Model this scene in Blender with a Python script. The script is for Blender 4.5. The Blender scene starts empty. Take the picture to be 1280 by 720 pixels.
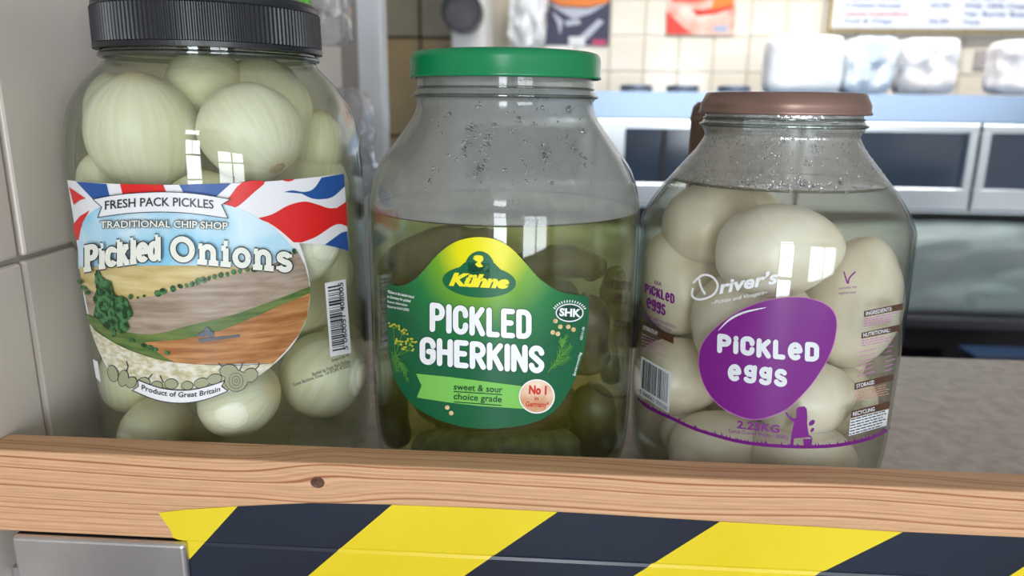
import bpy, bmesh, math, random
import numpy as np
from mathutils import Vector, Matrix, noise
from mathutils.geometry import tessellate_polygon
random.seed(7)
PI = math.pi
S = bpy.context.scene
COL = S.collection

# ------------------------------------------------------------------ camera, world, light, exposure
F = 924.0                                     # focal length in pixels of the 1280 wide frame
CAMZ = 0.225                                  # eye height over the counter top (counter top is z = 0)
def cam_axes(yaw, pitch, roll):
    y, p, r = map(math.radians, (yaw, pitch, roll))
    fw = np.array([-math.sin(y)*math.cos(p), math.cos(y)*math.cos(p), -math.sin(p)])
    rt = np.array([math.cos(y), math.sin(y), 0.0]); up = np.cross(rt, fw)
    return rt*math.cos(r)+up*math.sin(r), -rt*math.sin(r)+up*math.cos(r), fw
C0 = np.array([0.0, 0.0, CAMZ])
RT, UP, FW = cam_axes(3.4, 14.0, 0.7)
cd = bpy.data.cameras.new('camera'); cam = bpy.data.objects.new('camera', cd); COL.objects.link(cam)
cd.sensor_width = 36.0; cd.lens = F/1280*36.0; cd.clip_start = 0.01
m3 = Matrix(((RT[0], UP[0], -FW[0]), (RT[1], UP[1], -FW[1]), (RT[2], UP[2], -FW[2])))
cam.matrix_world = Matrix.Translation(C0) @ m3.to_4x4()
cd.dof.use_dof = True; cd.dof.focus_distance = 0.40; cd.dof.aperture_fstop = 6.8
S.camera = cam

W = bpy.data.worlds.new('world'); S.world = W; W.use_nodes = True
bgn = W.node_tree.nodes['Background']; bgn.inputs[0].default_value = (0.75, 0.86, 1.0, 1); bgn.inputs[1].default_value = 1.0
S.view_settings.view_transform = 'Standard'; S.view_settings.look = 'None'
S.view_settings.exposure = 0.0; S.view_settings.gamma = 1.0; S.view_settings.use_curve_mapping = False
S.cycles.max_bounces = 10; S.cycles.diffuse_bounces = 4; S.cycles.glossy_bounces = 4
S.cycles.transmission_bounces = 8; S.cycles.transparent_max_bounces = 40; S.cycles.sample_clamp_indirect = 6.0
S.cycles.use_denoising = True

def area(name, loc, aim, sx, sy, power, color, spread=180):
    l = bpy.data.lights.new(name, 'AREA'); l.shape = 'RECTANGLE'; l.size = sx; l.size_y = sy
    l.energy = power; l.color = color; l.spread = math.radians(spread)
    o = bpy.data.objects.new(name, l); COL.objects.link(o); o.location = loc
    o.rotation_euler = (Vector(aim)-Vector(loc)).to_track_quat('-Z', 'Y').to_euler()
    return o
DAY = (0.90, 0.95, 1.0)
area('door_daylight', (0.02, -2.40, 0.18), (0.02, 0, 0.18), 0.50, 1.70, 36, DAY)             # glazed shop door behind the camera
area('shop_window_daylight', (1.55, -2.40, 0.18), (1.55, 0, 0.18), 1.30, 1.20, 42, DAY)      # shop window right of the door
area('shop_window_daylight', (-0.0, -2.40, 1.32), (-0.0, 0, 1.32), 0.50, 0.16, 3, DAY)       # fanlight over the door
area('added_range_light', (0.9, 1.85, 1.38), (0.9, 2.35, 0.2), 1.8, 0.22, 15, (1.0, 0.98, 0.95), 100) # unseen light added over the range to brighten the back wall

# ------------------------------------------------------------------ pixel -> place helpers
def ray(x, y):
    d = FW+RT*(x-640)/F-UP*(y-360)/F
    return d
def at_y(x, y, Y): d = ray(x, y); return Vector(C0+d*(Y/d[1]))
def at_z(x, y, z): d = ray(x, y); return Vector(C0+d*((z-CAMZ)/d[2]))
def zpx(y, Y, x=1000): return at_y(x, y, Y).z

# ------------------------------------------------------------------ materials
def mat(name, color=(0.8, 0.8, 0.8), rough=0.5, metal=0.0, spec=0.5, coat=0.0, sss=0.0, emit=None, estr=0.0, sssr=(0.01, 0.01, 0.006)):
    m = bpy.data.materials.new(name); m.use_nodes = True
    b = m.node_tree.nodes['Principled BSDF']
    b.inputs['Base Color'].default_value = (*color, 1); b.inputs['Roughness'].default_value = rough
    b.inputs['Metallic'].default_value = metal; b.inputs['Specular IOR Level'].default_value = spec
    b.inputs['Coat Weight'].default_value = coat
    if sss: b.inputs['Subsurface Weight'].default_value = sss; b.inputs['Subsurface Radius'].default_value = sssr; b.inputs['Subsurface Scale'].default_value = 1.0
    if emit: b.inputs['Emission Color'].default_value = (*emit, 1); b.inputs['Emission Strength'].default_value = estr
    return m
def N(m, t, **kw):
    n = m.node_tree.nodes.new(t)
    for k, v in kw.items(): setattr(n, k, v)
    return n
def L(m, a, b): m.node_tree.links.new(a, b)
def noisy(m, c1, c2, scale=(1, 1, 1), ns=5.0, detail=4.0, lo=0.35, hi=0.65, bump=0.0, bdist=0.001, rough=None, distort=0.0):
    b = m.node_tree.nodes['Principled BSDF']
    tc = N(m, 'ShaderNodeTexCoord'); mp = N(m, 'ShaderNodeMapping'); mp.inputs['Scale'].default_value = scale
    nz = N(m, 'ShaderNodeTexNoise'); nz.inputs['Scale'].default_value = ns; nz.inputs['Detail'].default_value = detail; nz.inputs['Distortion'].default_value = distort
    cr = N(m, 'ShaderNodeValToRGB'); cr.color_ramp.elements[0].position = lo; cr.color_ramp.elements[1].position = hi
    cr.color_ramp.elements[0].color = (*c1, 1); cr.color_ramp.elements[1].color = (*c2, 1)
    L(m, tc.outputs['Object'], mp.inputs[0]); L(m, mp.outputs[0], nz.inputs['Vector']); L(m, nz.outputs['Fac'], cr.inputs[0]); L(m, cr.outputs[0], b.inputs['Base Color'])
    if bump:
        bp = N(m, 'ShaderNodeBump'); bp.inputs['Strength'].default_value = bump; bp.inputs['Distance'].default_value = bdist
        L(m, nz.outputs['Fac'], bp.inputs['Height']); L(m, bp.outputs[0], b.inputs['Normal'])
    return m

def schlick(m, f0):
    """mirror share of a thin wall, the same from inside and outside"""
    lw = N(m, 'ShaderNodeLayerWeight'); lw.inputs['Blend'].default_value = 0.5
    pw = N(m, 'ShaderNodeMath', operation='POWER'); pw.inputs[1].default_value = 5.0; L(m, lw.outputs['Facing'], pw.inputs[0])
    ma = N(m, 'ShaderNodeMath', operation='MULTIPLY_ADD'); ma.inputs[1].default_value = (1-f0)*0.8; ma.inputs[2].default_value = f0; L(m, pw.outputs[0], ma.inputs[0])
    return ma.outputs[0]
def glass_mat(name, tint=(0.97, 0.985, 0.975), edge=(0.50, 0.56, 0.52), haze=0.0, hazecol=(0.55, 0.57, 0.57), bump=0.0, bscale=200, rough=0.0, streak=(1, 1, 1), hz_lo=0.3, hz_hi=0.7, f0=0.035):
    """clear thin-walled glass: transparent with a fresnel mirror; a longer path in the wall at the rim darkens it"""
    m = bpy.data.materials.new(name); m.use_nodes = True; nt = m.node_tree; nt.nodes.clear()
    out = N(m, 'ShaderNodeOutputMaterial'); tr = N(m, 'ShaderNodeBsdfTransparent'); gl = N(m, 'ShaderNodeBsdfGlossy')
    gl.inputs['Roughness'].default_value = rough; gl.inputs['Color'].default_value = (1, 1, 1, 1)
    lw = N(m, 'ShaderNodeLayerWeight'); lw.inputs['Blend'].default_value = 0.5
    pw = N(m, 'ShaderNodeMath', operation='POWER'); pw.inputs[1].default_value = 4.0; L(m, lw.outputs['Facing'], pw.inputs[0])
    mc = N(m, 'ShaderNodeMix', data_type='RGBA'); mc.inputs[6].default_value = (*tint, 1); mc.inputs[7].default_value = (*edge, 1)
    L(m, pw.outputs[0], mc.inputs[0]); L(m, mc.outputs[2], tr.inputs[0])
    fr = schlick(m, f0)
    last = tr.outputs[0]
    tc = N(m, 'ShaderNodeTexCoord'); mp = N(m, 'ShaderNodeMapping'); mp.inputs['Scale'].default_value = streak; L(m, tc.outputs['Object'], mp.inputs[0])
    if haze:
        nz = N(m, 'ShaderNodeTexNoise'); nz.inputs['Scale'].default_value = 22; nz.inputs['Detail'].default_value = 6; L(m, mp.outputs[0], nz.inputs['Vector'])
        mr = N(m, 'ShaderNodeMapRange'); mr.inputs['From Min'].default_value = hz_lo; mr.inputs['From Max'].default_value = hz_hi
        mr.inputs['To Min'].default_value = haze*0.55; mr.inputs['To Max'].default_value = haze
        L(m, nz.outputs['Fac'], mr.inputs[0])
        df = N(m, 'ShaderNodeBsdfDiffuse'); df.inputs[0].default_value = (*hazecol, 1)
        tl = N(m, 'ShaderNodeBsdfTranslucent'); tl.inputs[0].default_value = (*hazecol, 1)
        dm = N(m, 'ShaderNodeMixShader'); dm.inputs[0].default_value = 0.5; L(m, df.outputs[0], dm.inputs[1]); L(m, tl.outputs[0], dm.inputs[2])
        hm = N(m, 'ShaderNodeMixShader'); L(m, mr.outputs[0], hm.inputs[0]); L(m, last, hm.inputs[1]); L(m, dm.outputs[0], hm.inputs[2]); last = hm.outputs[0]
    if bump:
        n2 = N(m, 'ShaderNodeTexNoise'); n2.inputs['Scale'].default_value = bscale; n2.inputs['Detail'].default_value = 3; L(m, mp.outputs[0], n2.inputs['Vector'])
        bp = N(m, 'ShaderNodeBump'); bp.inputs['Strength'].default_value = bump; bp.inputs['Distance'].default_value = 0.002
        L(m, n2.outputs['Fac'], bp.inputs['Height']); L(m, bp.outputs[0], gl.inputs['Normal'])
    mx = N(m, 'ShaderNodeMixShader'); L(m, fr, mx.inputs[0]); L(m, last, mx.inputs[1]); L(m, gl.outputs[0], mx.inputs[2])
    L(m, mx.outputs[0], out.inputs['Surface'])
    return m
def liquid_mat(name, vol, dens, cloud=0.0, ccol=(.5, .5, .3)):
    m = bpy.data.materials.new(name); m.use_nodes = True; nt = m.node_tree; nt.nodes.clear()
    out = N(m, 'ShaderNodeOutputMaterial'); tr = N(m, 'ShaderNodeBsdfTransparent'); gl = N(m, 'ShaderNodeBsdfGlossy'); gl.inputs['Roughness'].default_value = 0.02
    fr = schlick(m, 0.012)
    mx = N(m, 'ShaderNodeMixShader'); L(m, fr, mx.inputs[0]); L(m, gl.outputs[0], mx.inputs[2]); L(m, mx.outputs[0], out.inputs['Surface'])
    df = N(m, 'ShaderNodeBsdfDiffuse'); df.inputs[0].default_value = (*ccol, 1); tl = N(m, 'ShaderNodeBsdfTranslucent'); tl.inputs[0].default_value = (*ccol, 1)
    dm = N(m, 'ShaderNodeMixShader'); dm.inputs[0].default_value = 0.6; L(m, df.outputs[0], dm.inputs[1]); L(m, tl.outputs[0], dm.inputs[2])
    cm = N(m, 'ShaderNodeMixShader'); cm.inputs[0].default_value = cloud; L(m, tr.outputs[0], cm.inputs[1]); L(m, dm.outputs[0], cm.inputs[2]); L(m, cm.outputs[0], mx.inputs[1])
    va = N(m, 'ShaderNodeVolumeAbsorption'); va.inputs['Color'].default_value = (*vol, 1); va.inputs['Density'].default_value = dens
    L(m, va.outputs[0], out.inputs['Volume'])
    return m

# ------------------------------------------------------------------ object helpers
def link(name, me, parent=None, mats=(), smooth=False):
    o = bpy.data.objects.new(name, me); COL.objects.link(o)
    for mm in (mats if isinstance(mats, (list, tuple)) else [mats]):
        if mm: me.materials.append(mm)
    if smooth: me.polygons.foreach_set('use_smooth', [True]*len(me.polygons))
    if parent: o.parent = parent
    return o
def obj(name, bm, mats, parent=None, smooth=False):
    me = bpy.data.meshes.new(name); bm.normal_update(); bm.to_mesh(me); bm.free()
    return link(name, me, parent, mats, smooth)
def tag(o, label=None, cat=None, group=None, kind=None):
    if label: o['label'] = label
    if cat: o['category'] = cat
    if group: o['group'] = group
    if kind: o['kind'] = kind
    return o
def empty(name, loc, label, cat, group=None):
    o = bpy.data.objects.new(name, None); COL.objects.link(o); o.location = loc; o.empty_display_size = 0.02
    return tag(o, label, cat, group)
def rehome(o):
    """part meshes are written in world metres: keep them in place under their parent empty"""
    o.matrix_parent_inverse = Matrix.Translation(-Vector(o.parent.location)) if o.parent and o.parent.type == 'EMPTY' else Matrix()
    return o
def part(name, bm, mats, parent, smooth=False, label=None):
    o = obj(name, bm, mats, parent, smooth); rehome(o)
    if label: o['label'] = label
    return o
def add_box(bm, lo, hi, mi=0):
    x0, y0, z0 = lo; x1, y1, z1 = hi
    vs = [bm.verts.new(p) for p in ((x0,y0,z0),(x1,y0,z0),(x1,y1,z0),(x0,y1,z0),(x0,y0,z1),(x1,y0,z1),(x1,y1,z1),(x0,y1,z1))]
    for f in ((0,3,2,1),(4,5,6,7),(0,1,5,4),(1,2,6,5),(2,3,7,6),(3,0,4,7)):
        bm.faces.new([vs[i] for i in f]).material_index = mi
    return vs
def box(lo, hi, bev=0.0, seg=2):
    bm = bmesh.new(); add_box(bm, lo, hi)
    if bev: bmesh.ops.bevel(bm, geom=bm.edges[:], offset=bev, segments=seg, profile=0.5, affect='EDGES')
    return bm
def lathe(prof, cx, cy, n=96, closed=False, radmod=None, mis=None):
    bm = bmesh.new(); rings = []
    for (r, z) in prof:
        if r < 1e-6: rings.append([bm.verts.new((cx, cy, z))]); continue
        rings.append([bm.verts.new((cx+(r+(radmod(i, z, r) if radmod else 0))*math.cos(2*PI*i/n), cy+(r+(radmod(i, z, r) if radmod else 0))*math.sin(2*PI*i/n), z)) for i in range(n)])
    for k in range(len(rings)-1):
        a, b = rings[k], rings[k+1]
        for i in range(n):
            j = (i+1) % n
            if len(a) == 1 and len(b) == 1: continue
            if len(a) == 1: f = bm.faces.new((a[0], b[j], b[i]))
            elif len(b) == 1: f = bm.faces.new((a[i], a[j], b[0]))
            else: f = bm.faces.new((a[i], a[j], b[j], b[i]))
            if mis: f.material_index = mis(0.5*(prof[k][1]+prof[k+1][1]))
    return bm
def tube(bm, pts, r, n=8, cap=True):
    pts = [Vector(p) for p in pts]; rings = []
    rs = r if isinstance(r, (list, tuple)) else [r]*len(pts)
    for k, p in enumerate(pts):
        t = (pts[min(k+1, len(pts)-1)]-pts[max(k-1, 0)]).normalized()
        a = t.orthogonal().normalized() if k == 0 else (prev-t*prev.dot(t)).normalized()
        prev = a; b = t.cross(a)
        rings.append([bm.verts.new(p+(a*math.cos(2*PI*i/n)+b*math.sin(2*PI*i/n))*rs[k]) for i in range(n)])
    for k in range(len(rings)-1):
        for i in range(n): bm.faces.new((rings[k][i], rings[k][(i+1)%n], rings[k+1][(i+1)%n], rings[k+1][i]))
    if cap: bm.faces.new(rings[0][::-1]); bm.faces.new(rings[-1])
def smooth_prof(pts, per=4):
    out = []
    for i in range(len(pts)-1):
        p0, p1, p2, p3 = pts[max(i-1, 0)], pts[i], pts[i+1], pts[min(i+2, len(pts)-1)]
        for k in range(per):
            t = k/per
            out.append(tuple(0.5*((2*p1[j])+(-p0[j]+p2[j])*t+(2*p0[j]-5*p1[j]+4*p2[j]-p3[j])*t*t+(-p0[j]+3*p1[j]-3*p2[j]+p3[j])*t**3) for j in (0, 1)))
    out.append(pts[-1]); return out

# ------------------------------------------------------------------ materials in use
M = {}
M['grout'] = mat('grey tile grout', (0.40, 0.36, 0.32), 0.9)
M['grout_light'] = mat('cream tile grout', (0.62, 0.56, 0.46), 0.9)
M['tile_grey'] = noisy(mat('warm grey glazed tile', rough=0.32, spec=0.35), (0.66, 0.595, 0.54), (0.72, 0.655, 0.60), ns=6, bump=0.05)
M['tile_cream'] = noisy(mat('cream glazed tile', rough=0.14, spec=0.7), (0.80, 0.73, 0.60), (0.88, 0.83, 0.73), ns=4, bump=0.10, bdist=0.002)
M['tile_ochre'] = noisy(mat('ochre brown tile', rough=0.35), (0.30, 0.20, 0.08), (0.38, 0.26, 0.10), ns=5)
M['tile_olive'] = noisy(mat('dull olive tile', rough=0.35), (0.24, 0.20, 0.13), (0.30, 0.25, 0.16), ns=5)
M['grout_dark'] = mat('dark brown grout', (0.05, 0.035, 0.022), 0.9)
M['white_paint'] = mat('white painted plaster', (0.78, 0.76, 0.72), 0.7)
M['white_plastic'] = mat('glossy white plastic', (0.76, 0.80, 0.85), 0.3)
M['floor'] = mat('dark floor vinyl', (0.16, 0.15, 0.14), 0.6)
M['steel'] = mat('brushed stainless steel', (0.10, 0.15, 0.23), 0.40, 0.6)
M['steel_bright'] = mat('polished steel frame', (0.74, 0.80, 0.86), 0.25, 0.7)
M['steel_plate'] = noisy(mat('satin steel plate', rough=0.36, metal=0.85), (0.50, 0.49, 0.50), (0.60, 0.59, 0.60), scale=(3, 3, 3), ns=8)
M['dark_glass'] = mat('dark cabinet glass', (0.055, 0.085, 0.135), 0.12, spec=0.6)
M['dark'] = mat('dark painted metal', (0.030, 0.030, 0.036), 0.5)
M['black_plastic'] = mat('black ribbed plastic', (0.012, 0.014, 0.020), 0.34, spec=0.5)
M['green_lid'] = mat('green lacquered tin', (0.0, 0.22, 0.075), 0.26, spec=0.6)
M['copper_lid'] = mat('copper lacquered tin', (0.33, 0.21, 0.175), 0.32, 0.65)

def wood_mat():
    m = mat('pine wood', rough=0.55, spec=0.3); b = m.node_tree.nodes['Principled BSDF']
    tc = N(m, 'ShaderNodeTexCoord'); sp = N(m, 'ShaderNodeSeparateXYZ'); L(m, tc.outputs['Object'], sp.inputs[0])
    def mth(op, a, bb, c=None):
        n = N(m, 'ShaderNodeMath', operation=op)
        for i, v in enumerate((a, bb, c)):
            if v is None: continue
            if isinstance(v, (int, float)): n.inputs[i].default_value = v
            else: L(m, v, n.inputs[i])
        return n.outputs[0]
    xk, zk = KNOT
    dx = mth('SUBTRACT', sp.outputs[0], xk); dz = mth('SUBTRACT', sp.outputs[2], zk)
    e = mth('POWER', 2.718, mth('MULTIPLY', mth('MULTIPLY', dx, dx), -1400.0))
    e2 = mth('POWER', 2.718, mth('MULTIPLY', mth('MULTIPLY', dz, dz), -9000.0))
    sh = mth('MULTIPLY', mth('MULTIPLY', e, e2), mth('MULTIPLY', dz, -0.75))
    lowf = N(m, 'ShaderNodeTexNoise'); lowf.inputs['Scale'].default_value = 1.0; lowf.inputs['Detail'].default_value = 1
    mpl = N(m, 'ShaderNodeMapping'); mpl.inputs['Scale'].default_value = (5.5, 8, 10); L(m, tc.outputs['Object'], mpl.inputs[0]); L(m, mpl.outputs[0], lowf.inputs['Vector'])
    warp = mth('MULTIPLY', mth('SUBTRACT', lowf.outputs['Fac'], 0.5), 0.012)
    zz = mth('ADD', mth('ADD', sp.outputs[2], sh), warp)
    yy = mth('MULTIPLY', sp.outputs[1], 0.45)
    ring = mth('ADD', zz, yy)
    wn = N(m, 'ShaderNodeTexNoise'); wn.noise_dimensions = '1D'; wn.inputs['Scale'].default_value = 680; wn.inputs['Detail'].default_value = 2; L(m, ring, wn.inputs['W'])
    cr = N(m, 'ShaderNodeValToRGB'); el = cr.color_ramp.elements
    el[0].position = 0.28; el[0].color = (0.38, 0.15, 0.06, 1); el[1].position = 0.75; el[1].color = (0.72, 0.45, 0.27, 1)
    q = el.new(0.46); q.color = (0.66, 0.38, 0.21, 1)
    L(m, wn.outputs['Fac'], cr.inputs[0])
    fn = N(m, 'ShaderNodeTexNoise'); fn.inputs['Scale'].default_value = 1; fn.inputs['Detail'].default_value = 3
    mp2 = N(m, 'ShaderNodeMapping'); mp2.inputs['Scale'].default_value = (40, 900, 900); L(m, tc.outputs['Object'], mp2.inputs[0]); L(m, mp2.outputs[0], fn.inputs['Vector'])
    mx = N(m, 'ShaderNodeMix', data_type='RGBA', blend_type='MULTIPLY'); mx.inputs[0].default_value = 0.35
    L(m, cr.outputs[0], mx.inputs[6])
    cr2 = N(m, 'ShaderNodeValToRGB'); cr2.color_ramp.elements[0].color = (0.6, 0.55, 0.5, 1); cr2.color_ramp.elements[0].position = 0.3; cr2.color_ramp.elements[1].position = 0.6
    L(m, fn.outputs['Fac'], cr2.inputs[0]); L(m, cr2.outputs[0], mx.inputs[7]); L(m, mx.outputs[2], b.inputs['Base Color'])
    bp = N(m, 'ShaderNodeBump'); bp.inputs['Strength'].default_value = 0.25; bp.inputs['Distance'].default_value = 0.0006
    L(m, wn.outputs['Fac'], bp.inputs['Height']); L(m, bp.outputs[0], b.inputs['Normal'])
    return m
kn = at_y(397, 603, 0.34); KNOT = (kn.x, kn.z)
M['wood'] = wood_mat()

# ------------------------------------------------------------------ setting: room shell
WX = -0.300                                              # left wall face
Z0, Z1 = -1.10, 1.42
def struct(name, bm, mats, smooth=False):
    o = obj(name, bm, mats, None, smooth); o['kind'] = 'structure'; return o
struct('floor', box((-1.6, -2.6, Z0-0.1), (2.7, 3.0, Z0)), M['floor'])
struct('ceiling', box((-1.6, -2.6, Z1), (2.7, 3.0, Z1+0.1)), M['white_paint'])
wl = struct('wall_left', box((WX-0.12, -2.6, Z0), (WX-0.004, 1.16, Z1)), M['grout'])
BY = 2.70                                                # back wall face
wb = struct('wall_back', box((-0.55, BY+0.006, Z0), (2.7, BY+0.15, Z1)), M['grout_light'])
wr = struct('wall_rear', box((-1.6, 2.56, Z0), (at_y(590, 50, 2.56).x, 2.69, Z1)), M['grout_dark'])
struct('wall_side', box((-1.7, 1.16, Z0), (-1.6, 2.7, Z1)), M['white_paint'])
struct('wall_right', box((2.6, -2.6, Z0), (2.7, 2.72, Z1)), M['white_paint'])
bm = bmesh.new()                                         # shop front with a glazed door and a window
for lo, hi in (((-0.42, -2.6, Z0), (-0.30, -2.45, Z1)), ((-0.30, -2.6, Z0), (2.6, -2.45, -0.70)), ((-0.30, -2.6, -0.70), (-0.24, -2.45, Z1)),
               ((0.28, -2.6, -0.70), (0.88, -2.45, Z1)), ((2.22, -2.6, -0.70), (2.6, -2.45, Z1)), ((-0.24, -2.6, 1.04), (0.28, -2.45, 1.22)), ((0.88, -2.6, 0.80), (2.22, -2.45, Z1)), ((0.88, -2.6, -0.70), (2.22, -2.45, -0.44))):
    add_box(bm, lo, hi)
struct('wall_front', bm, M['white_paint'])
fr_m = M['white_plastic']
bm = bmesh.new()
for z in (-0.35, 0.05, 0.62): add_box(bm, (-0.24, -2.385, z-0.02), (0.28, -2.36, z+0.02))
add_box(bm, (-0.02, -2.385, 0.62), (0.01, -2.36, 1.08))
dd = struct('door_1', bm, fr_m)
bm = bmesh.new()
for x in (0.91, 1.55, 2.19): add_box(bm, (x-0.03, -2.385, -0.44), (x+0.03, -2.36, 0.80))
for z in (-0.42, 0.46, 0.78): add_box(bm, (0.88, -2.385, z-0.02), (2.22, -2.36, z+0.02))
struct('window_1', bm, fr_m)

def tile_mesh(w, h, t=0.005, bev=0.002, jx=0.0025, facing='x'):
    bm = bmesh.new()
    if facing == 'x': add_box(bm, (-t, -w/2+jx/2, -h/2+jx/2), (0, w/2-jx/2, h/2-jx/2))
    else: add_box(bm, (-w/2+jx/2, 0, -h/2+jx/2), (w/2-jx/2, t, h/2-jx/2))
    bmesh.ops.bevel(bm, geom=bm.edges[:], offset=bev, segments=2, affect='EDGES', profile=0.5)
    me = bpy.data.meshes.new('tile'); bm.to_mesh(me); bm.free(); me.polygons.foreach_set('use_smooth', [False]*len(me.polygons)); return me
tm = tile_mesh(0.2183, 0.198, jx=0.003); tm.materials.append(M['tile_grey'])
JZ, JY = 0.1365, 0.3905                                   # joint cross measured on the left wall
for i in range(-2, 4):
    for k in range(-1, 3):
        y = JY+(i+0.5)*0.2183; z = JZ+(k+0.5)*0.198
        if y+0.11 > 1.165: continue
        t = bpy.data.objects.new('tile', tm); COL.objects.link(t); t.parent = wl; t.location = (WX, y, z)
        t.rotation_euler = (random.uniform(-.002, .002), random.uniform(-.004, .004), random.uniform(-.004, .004))
tp = 0.1185
tm2 = tile_mesh(tp, tp, jx=0.004, facing='y'); tm2.materials.append(M['tile_cream'])
j = at_y(806, 45, BY)
for i in range(-9, 15):
    for k in range(-3, 4):
        x = j.x+(i+0.5)*tp; z = j.z+(k+0.5)*tp
        if x < at_y(606, 50, 2.7).x+0.03: continue
        if x > 2.5: continue
        t = bpy.data.objects.new('tile', tm2); COL.objects.link(t); t.parent = wb; t.location = (x, BY, z)
        t.rotation_euler = (random.uniform(-.010, .010), 0, random.uniform(-.012, .012))
j = at_y(525, 47, 2.55)
tw, th = 0.22, 0.32
for mm, ks in ((M['tile_olive'], (0, 1)), (M['tile_ochre'], (-1, -2))):
    t3 = tile_mesh(tw, th, jx=0.008, facing='y'); t3.materials.append(mm)
    for k in ks:
        for i in range(-3, 1):
            t = bpy.data.objects.new('tile', t3); COL.objects.link(t); t.parent = wr; t.location = (j.x+(i+0.5)*tw, 2.552, j.z+(k+0.5)*th)
# white corner trim that ends the left wall
a = at_y(468, 100, 1.17)
struct('trim_1', box((WX-0.006, 1.145, Z0), (a.x+0.020, 1.18, Z1), 0.004), M['white_plastic'])
# white pillar between rear wall and back wall
a = at_y(564, 50, 2.35); b_ = at_y(606, 50, 2.35)
struct('trim_2', box((a.x, 2.35, Z0), (b_.x, 2.699, Z1), 0.01), M['white_paint'])

# ------------------------------------------------------------------ counter, wood rail, tape, steel plate
stone = noisy(mat('speckled beige worktop', rough=0.45, spec=0.4), (0.50, 0.43, 0.375), (0.63, 0.56, 0.50), ns=90, detail=6, lo=0.35, hi=0.62)
bm = box((WX+0.001, 0.361, -0.03), (1.6, 0.678, 0.0), 0.002)
cn = empty('counter', (0, .5, Z0), 'counter with a speckled beige top the three pickle jars stand on', 'counter')
part('worktop', bm, stone, cn)
bm = bmesh.new(); add_box(bm, (WX+0.001, 0.346, Z0), (1.6, 0.660, -0.0305))
part('base', bm, M['steel_plate'], cn)

WB, WT = -0.0035, 0.0445
rail = empty('wooden_rail', (0, 0.35, WB), 'long pine rail with a knot running in front of the jars', 'rail')
bm = box((WX+0.0005, 0.340, WB), (1.2, 0.3600, WT), 0.0012, 2)
part('plank', bm, M['wood'], rail)
bm = lathe([(0.0, 0.0), (0.0022, 0.0001), (0.0032, 0.0004), (0.0036, 0.0002), (0.0038, -0.001)], 0, 0, 18)
bmesh.ops.rotate(bm, cent=(0, 0, 0), matrix=Matrix.Rotation(PI/2, 3, 'X'), verts=bm.verts)
bmesh.ops.scale(bm, vec=(1.0, 1, 0.85), verts=bm.verts)
for v in bm.verts: v.co += Vector((KNOT[0], 0.3398, KNOT[1]))
M['knot'] = noisy(mat('dark knot wood', rough=0.6), (0.05, 0.02, 0.012), (0.16, 0.07, 0.04), ns=500)
part('knot', bm, M['knot'], rail, label='dark round knot')
# chamfered steel plate left under the rail
bm = bmesh.new()
p0 = at_y(16, 664, 0.338); p1 = at_y(233, 679, 0.338)
bm = box((p0.x, 0.3355, -0.16), (p1.x, 0.3405, WB-0.0003), 0.0022, 3)
pl = obj('steel_plate', bm, M['steel_plate'], smooth=False); tag(pl, 'grey steel plate under the left end of the wooden rail', 'plate')
bm = bmesh.new(); add_box(bm, (WX+0.012, 0.3405, -0.20), (1.2, 0.3455, WB-0.001))
fb = obj('front_board', bm, M['dark']); tag(fb, 'dark board behind the striped tape below the rail', 'board')

# hazard tape: follows the rail face, steps back under it
YT = 0.3396; YB = 0.3388
M['tape_yellow'] = noisy(mat('yellow tape', rough=0.30, spec=0.5), (0.78, 0.60, 0.015), (0.84, 0.67, 0.03), ns=9)
M['tape_black'] = noisy(mat('black tape', rough=0.28, spec=0.6), (0.010, 0.015, 0.030), (0.016, 0.023, 0.044), ns=9)
def tape_pt(x, y): p = at_y(x, y, YT); return (p.x, p.z)
top_px = [(198, 641), (232, 637), (297, 633), (388, 629), (488, 631), (600, 635), (697, 640), (800, 646), (900, 652), (1010, 658), (1125, 665), (1280, 672), (1420, 680)]
top = [tape_pt(*p) for p in top_px]
left = [tape_pt(*p) for p in ((198, 641), (204, 650), (213, 662), (216, 672), (226, 676), (232, 684), (236, 700))]
outline = [(left[-1][0], -0.085)] + [left[i] for i in range(len(left)-1, -1, -1)] + top[1:] + [(top[-1][0], -0.085)]
bm = bmesh.new(); vs = [bm.verts.new((x, 0, z)) for x, z in outline]
for t in tessellate_polygon([[Vector((x, z, 0)) for x, z in outline]]): bm.faces.new([vs[i] for i in t])
lines = [((297, 633), (237, 699)), ((490, 631), (385, 720)), ((697, 640), (580, 720)), ((900, 652), (792, 720)), ((1125, 667), (1018, 720)), ((1330, 676), (1262, 720))]
cuts = []
for a, b2 in lines:
    A, B = tape_pt(*a), tape_pt(*b2); cuts.append((A, B))
    d = Vector((B[0]-A[0], 0, B[1]-A[1])).normalized(); n = Vector((d.z, 0, -d.x))
    bmesh.ops.bisect_plane(bm, geom=bm.verts[:]+bm.edges[:]+bm.faces[:], plane_co=(A[0], 0, A[1]), plane_no=n)
for z in (WB+0.0015, WB, WB-0.0015, WB-0.003, -0.02, -0.04, 0.004):
    bmesh.ops.bisect_plane(bm, geom=bm.verts[:]+bm.edges[:]+bm.faces[:], plane_co=(0, 0, z), plane_no=(0, 0, 1))
def side(c):
    k = 0
    for A, B in cuts:
        if (B[0]-A[0])*(c.z-A[1])-(B[1]-A[1])*(c.x-A[0]) > 0: k += 1
    return k
xl_ = tape_pt(233, 690)[0]
for f in bm.faces:
    c_ = f.calc_center_median(); f.material_index = 0 if (c_.x < xl_) else side(c_) % 2
for v in bm.verts:
    z = v.co.z
    v.co.y = YT
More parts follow.
